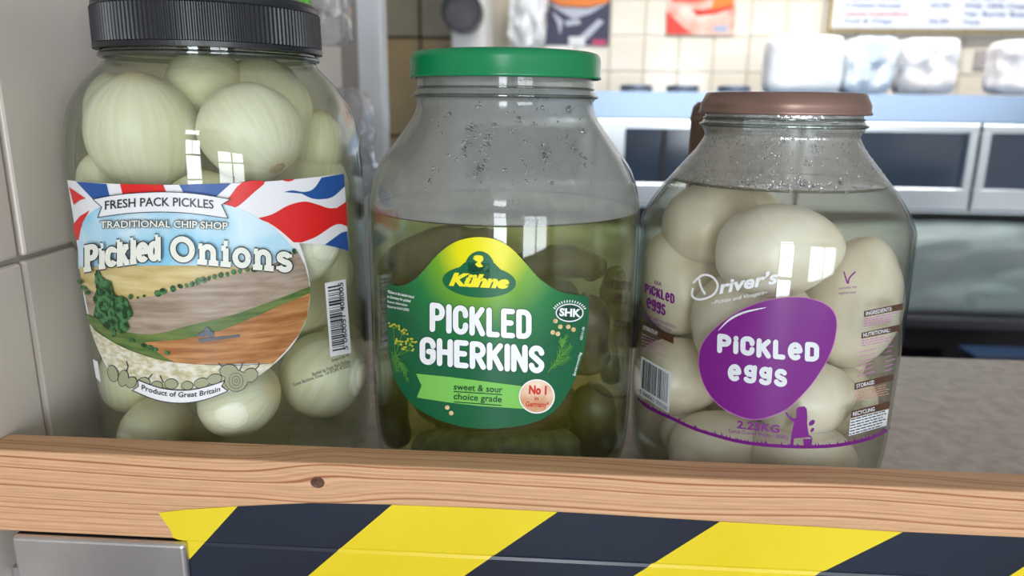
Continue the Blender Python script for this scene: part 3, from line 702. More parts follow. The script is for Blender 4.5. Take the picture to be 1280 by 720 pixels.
# ------------------------------------------------------------------ jar of gherkins
jg = empty('gherkin_jar', (GHE.x, GHE.y, 0), 'glass jar of pickled gherkins with a green metal lid', 'jar')
gclear = glass_mat('clear jar glass')
gfog = glass_mat('misted jar glass', haze=0.48, hazecol=(0.56, 0.57, 0.56), rough=0.05, bump=0.06, bscale=90, streak=(1, 1, .35))
make_glass(GHE, 0.0018, 0.166, gclear, gfog, jg)
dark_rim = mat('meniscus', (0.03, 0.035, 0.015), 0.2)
make_liquid(GHE, 0.0018, 0.1648, liquid_mat('gherkin brine', (0.82, 0.78, 0.12), 11.0, 0.13, (0.62, 0.60, 0.09)), jg, dark_rim)
for z_ in (.2290, .2335): neck_ring(GHE, z_, jg, .0010 if z_ < .23 else .0006)
def metal_lid(jar, zb, zt, r, rt, m, parent):
    prof = [(0, zt-.0012), (r*.80, zt-.0012), (r*.86, zt-.0004), (r*.93, zt), (rt, zt-.0006), (rt+(r-rt)*.7, zt-.0022), (r, zt-.0045), (r, zb+.0022), (r+.0005, zb+.0013), (r+.0004, zb+.0003), (r-.0002, zb), (r-.0018, zb+.0006), (r-.0018, zt-.006)]
    bm = lathe(prof[::-1], jar.x, jar.y, 128)
    p = part('lid', bm, m, parent, True)
    for k in range(6):                                   # lugs curled in under the rim
        bm = bmesh.new()
        a = -PI/2+(k-0.25)*PI/3
        vs = []
        for s in range(9):
            t = a+(s-4)*0.045; w = 1-((s-4)/4.6)**2
            for rr_, zz in ((r-.0004, zb+.0003), (r-.0030*w-.0008, zb-.0004+0.0012*w)): vs.append(bm.verts.new((jar.x+rr_*math.cos(t), jar.y+rr_*math.sin(t), zz)))
        for s in range(8): bm.faces.new((vs[2*s], vs[2*s+2], vs[2*s+3], vs[2*s+1]))
        part('lug', bm, M['steel_bright'], parent, True, 'curled tin lug')
    return p
metal_lid(GHE, .2388, .2535, .0556, .0538, M['green_lid'], jg)
def gher_label():
    m = mat('green and yellow label film', rough=0.33, spec=0.45); b = m.node_tree.nodes['Principled BSDF']
    c = GHE.hit([(603, 312)], 0.0005)[0]
    tc = N(m, 'ShaderNodeTexCoord'); mp = N(m, 'ShaderNodeMapping'); mp.inputs['Scale'].default_value = (1, 1, 1); mp.vector_type = 'POINT'
    mp.inputs['Location'].default_value = (-c[0], -c[1], -c[2])
    ln = N(m, 'ShaderNodeVectorMath', operation='LENGTH'); cr = N(m, 'ShaderNodeValToRGB'); e = cr.color_ramp.elements
    dv = N(m, 'ShaderNodeMath', operation='MULTIPLY'); dv.inputs[1].default_value = 10.0
    e[0].position = 0.0; e[0].color = (0.86, 0.78, 0.0, 1); e[1].position = 0.62; e[1].color = (0.005, 0.115, 0.045, 1)
    q = e.new(0.13); q.color = (0.78, 0.74, 0.0, 1); q = e.new(0.26); q.color = (0.16, 0.38, 0.02, 1); q = e.new(0.42); q.color = (0.012, 0.19, 0.05, 1)
    L(m, tc.outputs['Object'], mp.inputs[0]); L(m, mp.outputs[0], ln.inputs[0]); L(m, ln.outputs['Value'], dv.inputs[0]); L(m, dv.outputs[0], cr.inputs[0]); L(m, cr.outputs[0], b.inputs['Base Color'])
    return m
def c4(pts): return [(440+x/2.25, 280+y/2.25) for x, y in pts]
bm = bmesh.new()
outl = c4([(98, 172), (130, 174), (168, 162), (200, 132), (240, 87), (280, 56), (320, 41), (365, 37), (410, 46), (450, 70), (490, 112), (530, 156), (580, 188), (630, 199), (655, 203), (664, 212), (665, 260), (658, 330), (640, 400), (612, 468), (572, 523), (520, 555), (450, 571), (370, 576), (300, 568), (230, 545), (170, 508), (130, 455), (108, 390), (99, 300), (96, 230)])
poly(bm, crv(outl, 4)); lg = trace(bm, GHE, 0, 9, jg, 'label', gher_label(), label='green and yellow shaped label')
logo_g = ink('logo green', (0.003, 0.13, 0.05)); yel = ink('logo yellow', (0.88, 0.80, 0.02)); lt = ink('light green ink', (0.20, 0.55, 0.10)); wh = ink('white ink', (0.88, 0.91, 0.94)); dk = ink('deep green ink', (0.005, 0.06, 0.03))
bm = bmesh.new(); ell(bm, 599, 352, 46, 20, 40, 3); ell(bm, 599.5, 335, 18.5, 21, 30); poly(bm, [(570, 338), (581, 328), (618, 329), (631, 342)]); lgo = trace(bm, GHE, 1, 9, lg, 'logo_shape', logo_g, label='dark green cloud shaped logo')
bm = bmesh.new(); font_text(bm, 'Kühne', (561, 356), (636, 360), 15, 0.06, 0.28)
poly(bm, crv([(592, 321), (596, 319), (603, 320), (604, 325), (601, 329), (604, 333), (598, 334), (594, 330), (597, 327)], 3)); stroke(bm, [(592, 323), (596, 326)], 1.6)
trace(bm, GHE, 2, 10, lg, 'logo_lettering', yel)
bm = bmesh.new(); bk = bmesh.new()
LET = []
for d, w, lt_ in ((None, 7.0, LET), (bk, 8.6, None)):
    stroke_text(d, 'PICKLED', SANS, (540.5, 411.5), (661, 420.5), 30, w, .30, bulge=-1, upv=(0, -1), letters=lt_)
    stroke_text(d, 'GHERKINS', SANS, (528, 452), (677, 463.5), 28, w, .27, bulge=-1, upv=(0, -1), letters=lt_)
trace(bk, GHE, 1, 10, lg, 'lettering_shade', dk); bm.free()
for b_l in LET: trace(b_l, GHE, 2, 10, lg, 'letter', wh, label='white title letter')
bm = bmesh.new(); poly(bm, [(520, 467), (560, 471), (600, 476), (655, 483), (655, 511), (600, 507.5), (560, 503), (521, 497), (527, 482)]); trace(bm, GHE, 1, 9, lg, 'light_green_stripe', lt)
bm = bmesh.new(); font_text(bm, 'sweet & sour', (567, 487), (628, 491), 8, 0.008); font_text(bm, 'choice grade', (567, 499), (627, 503), 8, 0.008)
stroke(bm, [(567, 489.5), (628, 493.5)], 1, False); stroke(bm, [(567, 502.5), (627, 507)], 1, False); trace(bm, GHE, 3, 14, lg, 'stripe_lettering', dk)
gold = ink('copper foil print', (0.72, 0.42, 0.26), 0.3); red = ink('red lettering', (0.62, 0.03, 0.02))
gold = noisy(gold, (0.62, 0.32, 0.18), (0.90, 0.72, 0.56), ns=60)
bm = bmesh.new(); ell(bm, 671, 495.5, 22.5, 21.5, 40); trace(bm, GHE, 3, 9, lg, 'badge_rim', wh)
bm = bmesh.new(); ell(bm, 671, 495.5, 21, 20, 40); bg_ = trace(bm, GHE, 4, 9, lg, 'badge', gold, label='copper coloured round badge')
bm = bmesh.new(); font_text(bm, 'No 1', (661, 492), (683, 493), 10.5, 0.045); font_text(bm, 'in', (668, 500), (673, 500.3), 5, 0.015); font_text(bm, 'Germany*', (657, 508), (686, 509), 6.5, 0.015); trace(bm, GHE, 5, 14, lg, 'badge_lettering', red)
bm = bmesh.new(); ell(bm, 712, 391, 17.5, 11.5, 32); trace(bm, GHE, 1, 9, lg, 'seal_rim', wh); bm = bmesh.new(); ell(bm, 712, 391, 16, 10, 32); trace(bm, GHE, 2, 9, lg, 'seal', dk)
bm = bmesh.new(); font_text(bm, 'SHK', (699, 394.5), (726, 396), 9.5, 0.045)
for k in range(15):
    a = math.radians(205+k*9.3); stroke(bm, [(712+19.5*math.cos(a), 392+14*math.sin(a)), (712+22.5*math.cos(a+.02), 392+17*math.sin(a+.02))], 1.3, False)
font_text(bm, '*Kühne is the leading brand', (484, 366), (517, 373), 3.6, 0.02); font_text(bm, 'in Germany for pickled', (484, 372), (513, 378), 3.4, 0.02); font_text(bm, 'Source: Information', (484, 378), (509, 383), 3.2, 0.01); font_text(bm, 'Resources GmbH (2020)', (484, 384), (511, 389), 3.2, 0.01)
font_text(bm, 'Serviervorschlag', (719, 470), (727, 441), 3.6, 0.005); font_text(bm, '100111-06', (728, 425), (731, 409), 3.4, 0.005)
trace(bm, GHE, 3, 14, lg, 'small_lettering', wh)
seed_m = noisy(ink('printed mustard seeds', (0.7, 0.5, 0.2)), (0.55, 0.36, 0.14), (0.85, 0.70, 0.40), ns=300)
bm = bmesh.new()
for x, y in c4([(572, 273), (586, 289), (608, 289), (565, 305), (579, 309), (623, 297), (268, 516), (279, 532)]): ell(bm, x, y, 3, 2.9, 12)
trace_islands(bm, GHE, 2, 14, lg, 'printed_seed', seed_m)
dill = ink('printed dill', (0.10, 0.32, 0.05)); dily = ink('printed dill flowers', (0.50, 0.50, 0.05)); bm = bmesh.new(); by_ = bmesh.new(); rr = random.Random(4)
def sprig(A, B, n, l, w):
    stroke(bm, [A, B], w)
    for k in range(n):
        t = (k+1)/(n+1); x, y = A[0]+(B[0]-A[0])*t, A[1]+(B[1]-A[1])*t; a = math.atan2(B[1]-A[1], B[0]-A[0])
        for s in (-1, 1):
            aa = a+s*.55; q = l*(1-.5*t); stroke(bm, [(x, y), (x+q*math.cos(aa), y+q*math.sin(aa))], .8)
for A, B in (((685, 465), (706, 440)), ((695, 452), (709, 418)), ((700, 447), (714, 432)), ((692, 458), (712, 446)), ((702, 436), (703, 424))): sprig(A, B, 5, 9, 1.0)
for A, B in (((493, 440), (511, 478)), ((490, 440), (497, 465)), ((497, 450), (509, 465))): sprig(A, B, 5, 8, .9)
for bx_, by2 in ((492, 409), (502, 417), (513, 428), (498, 430), (509, 437)):
    for k in range(9):
        a = rr.uniform(-PI, 0.3); q = rr.uniform(2.5, 8); ex, ey = bx_+q*math.cos(a), by2+q*math.sin(a)
        stroke(bm, [(bx_, by2+2), (ex, ey)], .5); ell(by_, ex, ey, 1.5, 1.3, 7)
    stroke(bm, [(bx_, by2+2), (494, 446)], .8)
trace(bm, GHE, 2, 14, lg, 'printed_dill', dill); trace(by_, GHE, 3, 14, lg, 'dill_flowers', dily)

# ------------------------------------------------------------------ jar of eggs
je = empty('egg_jar', (EGG.x, EGG.y, 0), 'glass jar of pickled eggs with a copper coloured metal lid', 'jar')
efog = glass_mat('wet jar glass', haze=0.34, hazecol=(0.58, 0.57, 0.54), rough=0.15, bump=0.9, bscale=170, streak=(1, 1, .6), hz_lo=.40, hz_hi=.62, f0=0.22)
make_glass(EGG, 0.0018, 0.184, gclear, efog, je)
make_liquid(EGG, 0.0018, 0.1826, liquid_mat('egg vinegar', (0.90, 0.80, 0.58), 7.0, 0.09, (0.70, 0.66, 0.56)), je, mat('pale meniscus', (0.14, 0.13, 0.09), 0.2))
for z_ in (.2148, .2185): neck_ring(EGG, z_, je, .0011 if z_ < .216 else .0007)
zb, zt, r = .2208, .2328, .0472
prof = [(0, zt-.001), (.036, zt-.001), (.0385, zt), (.0430, zt), (.0440, zt-.0005), (.0466, zt-.0058), (.0470, zt-.0072), (.0470, zb+.0022), (.0478, zb+.0012), (.0477, zb+.0002), (.0465, zb), (.0456, zb+.001), (.0450, zt-.007)]
part('lid', lathe(prof[::-1], EGG.x, EGG.y, 128), M['copper_lid'], je, True)
purple = ink('purple ink', (0.175, 0.010, 0.215)); pink = ink('pink ink', (0.50, 0.16, 0.46)); brown = ink('brown ink', (0.085, 0.035, 0.022)); salmon = ink('salmon ink', (0.55, 0.26, 0.20))
egg_out = crv([(566, 0), (0, 0)], 1) and crv([(994.5, 372), (1011, 373.5), (1027.6, 378.4), (1039.5, 387), (1045, 398.5), (1045, 412.6), (1042, 429), (1034.7, 448), (1025, 464.6), (1013.5, 481), (1000, 496), (983, 511.5), (962, 520.5), (947, 524), (931, 522.3), (911, 514), (897, 504), (886, 491), (878.5, 476), (874, 458), (874.5, 443), (880, 427), (895.5, 409.5), (917, 393.5), (940, 382), (966, 374.5)], 3)
bm = bmesh.new(); poly(bm, [(960+(x-960)*1.012, 448+(y-448)*1.012) for x, y in egg_out]); trace(bm, EGG, 0, 9, je, 'oval_rim', pink)
bm = bmesh.new(); poly(bm, egg_out); ov = trace(bm, EGG, 1, 9, je, 'label_oval', purple, label='purple egg shaped print')
ewh = ink('lilac white ink', (0.72, 0.76, 0.80)); bm = bmesh.new(); LET = []
stroke_text(bm, 'PiCKLeD', QUIRK, (899.5, 437.5), (1020.5, 449.5), 18, 6.4, .34, bulge=-1.2, upv=(0.02, -1), jig=.05, letters=LET)
stroke_text(bm, 'eggs', QUIRK, (912, 473), (981, 481), 17, 6.0, .36, upv=(0.05, -1), jig=.03, letters=LET)
arcp = crv([(898, 413), (912, 399.5), (930, 390.5), (957, 384.5)], 5, False)
for k in range(len(arcp)-1): stroke(bm, [arcp[k], arcp[k+1]], 2.4*math.sin(PI*(k+.7)/(len(arcp)))+.3)
trace(bm, EGG, 2, 10, ov, 'highlight_arc', ewh)
for b_l in LET: trace(b_l, EGG, 2, 10, ov, 'letter', ewh, label='white title letter')
M['sheer'] = ink('sheer white ink', (0.80, 0.82, 0.86), .4)
bm = bmesh.new()
font_text(bm, 'river’s', (899, 367), (974, 353), 16, 0.03, 0.3)
for s in (crv([(874, 349), (876, 358), (881, 367)], 4, False), crv([(867, 353), (878, 344), (890, 346), (897, 356), (893, 367), (882, 373), (871, 374), (865, 369), (866, 361)], 5, False)): stroke(bm, s, 2.6)
font_text(bm, '~Pickles and Vinegars~', (889, 381), (960, 367), 5, 0.0, 0.35)
trace(bm, EGG, 0, 14, je, 'script_lettering', M['sheer'], label='white script lettering')
def c6(pts): return [(880+x/5.82, 480+y/5.82) for x, y in pts]
bm = bmesh.new()
gtop = [(796, 496), (812, 508), (838, 520), (866, 533), (897, 543), (925, 550), (955, 554), (984, 556), (1013, 556.5), (1043, 555), (1072, 550), (1092, 544), (1109, 536)]
G = crv(gtop, 3, False)
poly(bm, G+[(x+(0 if x > 800 else 1), y+4.2) for x, y in G[::-1]])
rr = random.Random(9)
for k in range(len(G)-1):
    for _ in range(2):
        x = G[k][0]+rr.uniform(0, 8); y = np.interp(x, [p[0] for p in G], [p[1] for p in G]); hh = rr.uniform(1, 4.5); dx = rr.uniform(-2.5, 2.5)
        poly(bm, [(x-1.2, y+.8), (x+1.2, y+.8), (x+dx, y-hh)])
trace(bm, EGG, 0, 12, je, 'grass_line', purple, label='purple printed grass line'); bm = bmesh.new()
poly(bm, c6([(672, 182), (688, 166), (730, 162), (748, 182), (752, 240), (750, 285), (758, 340), (764, 388), (655, 396), (650, 445), (625, 445), (640, 345), (655, 275), (640, 272), (602, 228), (590, 208), (604, 204), (620, 232), (652, 252), (672, 248)]))
trace(bm, EGG, 0, 12, je, 'printed_figure', purple, label='purple child silhouette'); bm = bmesh.new()
poly(bm, c6([(722, 400), (788, 398), (782, 455), (726, 455)])); trace(bm, EGG, 1, 12, je, 'printed_bucket', purple); bm = bmesh.new()
poly(bm, c6([(758, 376), (772, 372), (786, 386), (790, 402), (778, 392), (764, 384)]))
for x, y, rx, ry, ro in ((1014.8, 528.5, 4.6, 2.9, -42), (1015.4, 537.5, 3.2, 1.9, -50)): ell(bm, x, y, rx, ry, 16, ro)
trace_islands(bm, EGG, 1, 12, je, 'printed_leaf', purple); bm = bmesh.new()
font_text(bm, '2.25KG', (920.5, 535), (974, 541), 9.5, 0.03)
font_text(bm, 'Typical Drained Weight 1.085KG', (909.5, 540), (985, 549), 4.2, 0.01)
stroke_text(bm, 'PiCKLeD', QUIRK, (807, 365), (842, 379), 10, 2.3, .34, upv=(0, -1), jig=.05); stroke_text(bm, 'eggs', QUIRK, (809, 384), (831, 394), 12.5, 2.4, .28, upv=(0, -1))
for k in range(3): stroke(bm, [(818+k*3, 355+k), (819+k*3, 350.5+k), (820.5+k*3, 355.5+k)], .8)
font_text(bm, 'PEELED HARD BOILED EGGS', (804, 395), (844, 411), 3.6, 0.01); font_text(bm, 'PICKLED IN SPIRIT VINEGAR', (806, 400), (838, 415), 3.4, 0.01)
stroke(bm, crv([(1055, 340), (1058, 350), (1060, 354), (1062, 347), (1069, 340)], 4, False), 1.9)
font_text(bm, 'suitable for', (1048, 362), (1072, 360), 3.6, 0.0, .3); font_text(bm, 'vegetarians', (1048, 368), (1070, 366.5), 3.6, 0.0, .3)
trace(bm, EGG, 0, 12, je, 'purple_lettering', purple)
bm = bmesh.new()
bars = (([(802, 404), (842, 422), (842, 430), (802, 412)], 'DISTRIBUTED BY', .5), ([(1080, 389), (1129, 379), (1128.5, 387), (1080, 396.5)], 'INGREDIENTS:', .72), ([(1077, 416), (1125, 405.5), (1125, 413.5), (1076.5, 423.5)], 'NUTRITIONAL:', .74), ([(1068.5, 479), (1117, 467.5), (1116.5, 475.5), (1068, 487.5)], 'STORAGE:', .52), ([(1064.5, 514), (1112.5, 501.5), (1111.5, 510.5), (1063.5, 522.5)], 'RECYCLING', .62))
for q, _, _ in bars: poly(bm, q)
trace_islands(bm, EGG, 0, 9, je, 'heading_bar', brown, 'dark brown heading bar')
bm = bmesh.new()
for q, t, e in bars: f = quadmap(q); font_text(bm, t, f(.05, .80), f(e, .80), 4.9, 0.02, upv=(0, -1))
trace(bm, EGG, 1, 14, je, 'bar_lettering', ewh)
def lines(bm, q, n, seed, h=.9, ws=(.5, .95)):
    """rows of print far too small to read: broken hair lines"""
    r = random.Random(seed); f = quadmap(q)
    for k in range(n):
        v = (k+.5)/n; u = .02; end = r.uniform(*ws)
        while u < end:
            l = r.uniform(.04, .14); a, b = f(u, v), f(min(u+l, end), v); stroke(bm, [a, b], h, False); u += l+.025
bm = bmesh.new(); lines(bm, [(802, 415), (842, 433), (842, 449), (801, 440)], 6, 1, .8); lines(bm, [(1079, 398), (1127, 388), (1126, 401), (1079, 409)], 4, 2, 1.1); lines(bm, [(1076, 425), (1124, 415), (1123, 425), (1076, 434)], 3, 3, 1.1)
lines(bm, [(1075, 437), (1098, 432), (1096, 466), (1071, 474)], 6, 6, 1.1); lines(bm, [(1108, 431), (1122, 428), (1118, 463), (1106, 467)], 6, 7, 1.0)
trace(bm, EGG, 0, 14, je, 'fine_print', pink)
bm = bmesh.new(); lines(bm, [(1067, 489), (1115, 478), (1113, 493), (1066, 503)], 5, 4, 1.1, (.8, .97)); trace(bm, EGG, 0, 14, je, 'fine_print', salmon)
bm = bmesh.new(); qb = [(801.5, 445), (838.5, 466), (836, 516.5), (799, 492.5)]; poly(bm, qb); qr = [(1063, 523.5), (1111, 511), (1108, 532), (1061, 545)]; poly(bm, qr); bx = trace_islands(bm, EGG, 0, 9, je, 'barcode_panel', ewh)
bm = bmesh.new(); barcode(bm, qb, False, 8, .80); f = quadmap(qb); font_text(bm, '5 060063 000230', f(.02, .97), f(.95, .97), 5.5, 0.0, upv=(0, -1)); lines(bm, qr, 6, 5, 1.2, (.85, .97)); trace(bm, EGG, 1, 14, bx, 'barcode', ink_k)

# ------------------------------------------------------------------ things in the jars
def onion_mat():
    m = mat('peeled onion', rough=0.32, spec=0.35, sss=0.35); b = m.node_tree.nodes['Principled BSDF']
    tc = N(m, 'ShaderNodeTexCoord'); sp = N(m, 'ShaderNodeSeparateXYZ'); L(m, tc.outputs['Object'], sp.inputs[0])
    at = N(m, 'ShaderNodeMath', operation='ARCTAN2'); L(m, sp.outputs[1], at.inputs[0]); L(m, sp.outputs[0], at.inputs[1])
    nz = N(m, 'ShaderNodeTexNoise'); nz.inputs['Scale'].default_value = 1; nz.inputs['Detail'].default_value = 3
    cb_ = N(m, 'ShaderNodeCombineXYZ'); ml = N(m, 'ShaderNodeMath', operation='MULTIPLY'); ml.inputs[1].default_value = 9.0; L(m, at.outputs[0], ml.inputs[0]); L(m, ml.outputs[0], cb_.inputs[0])
    mz = N(m, 'ShaderNodeMath', operation='MULTIPLY'); mz.inputs[1].default_value = 0.8; L(m, sp.outputs[2], mz.inputs[0]); L(m, mz.outputs[0], cb_.inputs[2])
    oi = N(m, 'ShaderNodeObjectInfo'); L(m, oi.outputs['Random'], cb_.inputs[1]); L(m, cb_.outputs[0], nz.inputs['Vector'])
    cr = N(m, 'ShaderNodeValToRGB'); e = cr.color_ramp.elements; e[0].position = .25; e[0].color = (0.78, 0.76, 0.55, 1); e[1].position = .65; e[1].color = (0.88, 0.88, 0.74, 1); L(m, nz.outputs['Fac'], cr.inputs[0])
    mx = N(m, 'ShaderNodeMix', data_type='RGBA'); mx.inputs[7].default_value = (0.62, 0.46, 0.22, 1); L(m, cr.outputs[0], mx.inputs[6])
    ab = N(m, 'ShaderNodeMath', operation='ABSOLUTE'); L(m, sp.outputs[2], ab.inputs[0])
    mr = N(m, 'ShaderNodeMapRange'); mr.inputs['From Min'].default_value = .90; mr.inputs['From Max'].default_value = 1.08; mr.inputs['To Max'].default_value = .7; L(m, ab.outputs[0], mr.inputs[0]); L(m, mr.outputs[0], mx.inputs[0])
    L(m, mx.outputs[2], b.inputs['Base Color']); return m
M['onion'] = onion_mat()
M['onion_root'] = noisy(mat('onion root plate', rough=0.7), (0.33, 0.20, 0.09), (0.52, 0.38, 0.20), ns=3)
def onion_mesh():
    bm = bmesh.new(); prof = []
    for i in range(25):
        t = -1+2*i/24; a = t*PI/2; z = math.sin(a); r = math.cos(a)**.88
        if i > 19: z += .10*((i-19)/5)**2
        prof.append((r*(1.0), z))
    prof[0] = (0, -.98); prof[-1] = (0, 1.10)
    b = lathe(prof, 0, 0, 40, radmod=lambda i, z, r: .012*math.sin(i*2*PI/40*9)*r)
    me = bpy.data.meshes.new('onion'); b.to_mesh(me); b.free(); me.polygons.foreach_set('use_smooth', [True]*len(me.polygons)); me.materials.append(M['onion']); return me
def root_mesh():
    b = lathe([(0, -1.03), (.10, -1.025), (.17, -.99), (.20, -.96), (.19, -.93)], 0, 0, 20, radmod=lambda i, z, r: .02*math.sin(i*2.4))
    me = bpy.data.meshes.new('root_plate'); b.to_mesh(me); b.free(); me.polygons.foreach_set('use_smooth', [True]*len(me.polygons)); me.materials.append(M['onion_root']); return me
OM = onion_mesh(); RM = root_mesh()
def orient(axis_px, depthtilt=0.0):
    """axis given as an angle in the picture plane, 0 = upright, positive leans right; depthtilt leans it to the viewer"""
    a = math.radians(axis_px); z = Vector((math.sin(a)*math.cos(math.radians(depthtilt)), -math.sin(math.radians(depthtilt)), math.cos(a)*math.cos(math.radians(depthtilt)))).normalized()
    return z.to_track_quat('Z', 'Y')
def place_onion(x, y, rx, ry, ang, dt, inset, label):
    d = .40+inset*.5; s = 0.0004
    p = ONI.nest(x, y, round((min(rx, ry)*.35+max(rx, ry)*.65)*.41/F, 3)+.0008, inset, .0028); dep = (p-Vector(C0)).dot(Vector(FW))
    sc = (rx*dep/F, (min(rx, ry))*dep/F, ry*dep/F)
    o = bpy.data.objects.new('pickled_onion', OM); COL.objects.link(o); o.location = p; o.rotation_mode = 'QUATERNION'; o.rotation_quaternion = orient(ang, dt); o.scale = sc
    tag(o, label, 'onion', 'pickled onions in the jar')
    c = bpy.data.objects.new('root_plate', RM); COL.objects.link(c); c.parent = o
    return o
ONS = [
 (179, 166, 67, 69, 4, 10, 0, 'big pale onion at the front left, just under the black lid'),
 (314, 165, 66, 59, -40, -15, 0, 'whiter round onion right of the big one, above the ribbon'),
 (112, 152, 38, 56, -6, 0, .0, 'onion at the left wall of the jar, half hidden behind the big one'),
 (248, 108, 62, 46, 85, 0, .030, 'onion squeezed between the two front ones under the lid'),
 (383, 135, 54, 66, -35, 160, .012, 'onion at the right shoulder with its root end facing out'),
 (405, 245, 48, 60, 20, 0, .006, 'onion at the right wall half behind the flag corner'),
 (405, 358, 44, 66, 25, 0, .005, 'tall onion behind the barcode label'),
 (404, 468, 52, 53, 30, 0, 0, 'yellowish round onion under the barcode at bottom right'),
 (300, 497, 60, 46, 70, 0, .001, 'onion at the bottom centre under the printed banner'),
 (186, 536, 58, 36, 90, 0, 0, 'onion lying at the bottom left of its jar'),
 (150, 262, 52, 52, 0, 0, .010, 'onion behind the upper left of the label'),
 (260, 270, 58, 52, 0, 0, .010, 'onion behind the ribbon of the label'),
 (170, 400, 56, 60, 0, 0, .006, 'onion behind the printed tree'),
 (300, 390, 60, 56, 0, 0, .006, 'onion behind the printed brown field'),
 (100, 228, 26, 34, 0, 0, 0, 'small onion at the left wall behind the flag edge'),
 (128, 478, 36, 44, 0, 0, 0, 'onion at the left wall behind the drawn onions'),
 (436, 185, 34, 44, 10, 0, .006, 'onion at the right shoulder against the jar wall'),
 (446, 305, 34, 50, 0, 0, .004, 'onion against the right wall beside the flag corner'),
 (448, 400, 36, 50, 0, 0, .040, 'onion deep behind the barcode, at the right rim of the jar')]
for o in ONS: place_onion(*o)
bk_l = ['back row onion high on the left', 'back row onion high on the right', 'back row onion at middle height, left', 'back row onion at middle height, right', 'back row onion low on the left', 'back row onion low on the right', 'back row onion by the right wall, upper', 'back row onion by the right wall, lower', 'back row onion by the left wall']
for lab_, (ax, ay, z) in zip(bk_l, [(-.032, .040, .195), (.030, .042, .190), (-.030, .042, .130), (.032, .040, .125), (-.030, .040, .062), (.030, .042, .060), (.052, .004, .155), (.052, .006, .055), (-.054, .004, .105)]):
    o = bpy.data.objects.new('pickled_onion', OM); COL.objects.link(o); o.location = (ONI.x+ax, ONI.y+ay, z); s = .0262; o.scale = (s, s, s*1.05); o.rotation_euler = (random.uniform(-1, 1), random.uniform(-1, 1), random.uniform(0, 6))
    tag(o, lab_, 'onion', 'pickled onions in the jar')

M['egg'] = noisy(mat('peeled boiled egg', rough=0.28, spec=0.4, sss=0.4), (0.82, 0.75, 0.62), (0.90, 0.86, 0.77), ns=1.5, detail=3)
def egg_mesh():
    prof = []
    for i in range(29):
        a = -PI/2+PI*i/28; z = math.sin(a); r = math.cos(a)*(1-.13*z)
        prof.append((max(r, 0), z))
    prof[0] = (0, -1); prof[-1] = (0, 1)
    b = lathe(prof, 0, 0, 40)
    for v in b.verts: v.co += v.co.normalized()*noise.noise(v.co*1.6)*.035
    me = bpy.data.meshes.new('egg'); b.to_mesh(me); b.free(); me.polygons.foreach_set('use_smooth', [True]*len(me.polygons)); me.materials.append(M['egg']); return me
EM = egg_mesh()
def place_egg(x, y, rw, rl, ang, inset, label, dt=0):
    p = EGG.nest(x, y, round(min(rw, rl)*.41/F, 3)+.0006, inset, .0022); dep = (p-Vector(C0)).dot(Vector(FW))
    o = bpy.data.objects.new('pickled_egg', EM); COL.objects.link(o); o.location = p; o.rotation_mode = 'QUATERNION'; o.rotation_quaternion = orient(ang, dt)
    o.scale = (rw*dep/F, rw*dep/F*.95, rl*dep/F); tag(o, label, 'egg', 'pickled eggs in the jar'); return o
for e in [(974, 313, 61, 78, 82, .002, 'large egg near the liquid surface above the script lettering'),
 (866, 276, 52, 60, 60, .014, 'egg high at the left, just under the liquid line'),
 (849, 352, 54, 68, -15, 0, 'upright egg at the left wall above the brown bar'),
 (940, 402, 70, 76, 70, .001, 'egg behind the upper left of the purple oval'),
 (1092, 380, 62, 84, 10, 0, 'tall egg at the right wall behind the leaf shaped mark'),
 (850, 470, 51, 60, 80, 0, 'egg behind the barcode at the lower left'),
 (1008, 497, 50, 62, 75, .001, 'egg right of the purple oval behind the child figure'),
 (893, 568, 47, 68, 84, 0, 'egg lying at the bottom left of its jar'),
 (1032, 590, 47, 68, 95, 0, 'egg lying at the bottom right of its jar'),
 (1085, 506, 42, 44, 0, .006, 'egg behind the lowest brown bar on the right'),
 (800, 545, 34, 40, 0, .010, 'egg low at the left rim of its jar'),
 (978, 455, 50, 50, 0, .022, 'egg hidden behind the middle of the purple oval')]: place_egg(*e)
for lab_, (ax, ay, z) in zip(['back row egg high in the middle', 'back row egg at middle height, left', 'back row egg at middle height, right', 'back row egg low on the left', 'back row egg low on the right', 'back row egg by the right wall'], [(.006, .040, .145), (-.030, .036, .096), (.032, .036, .100), (-.030, .036, .040), (.030, .036, .040), (.048, .004, .065)]):
    o = bpy.data.objects.new('pickled_egg', EM); COL.objects.link(o); o.location = (EGG.x+ax, EGG.y+ay, z); o.scale = (.024, .024, .029); o.rotation_euler = (random.uniform(-1, 1), random.uniform(-1, 1), 0)
    tag(o, lab_, 'egg', 'pickled eggs in the jar')

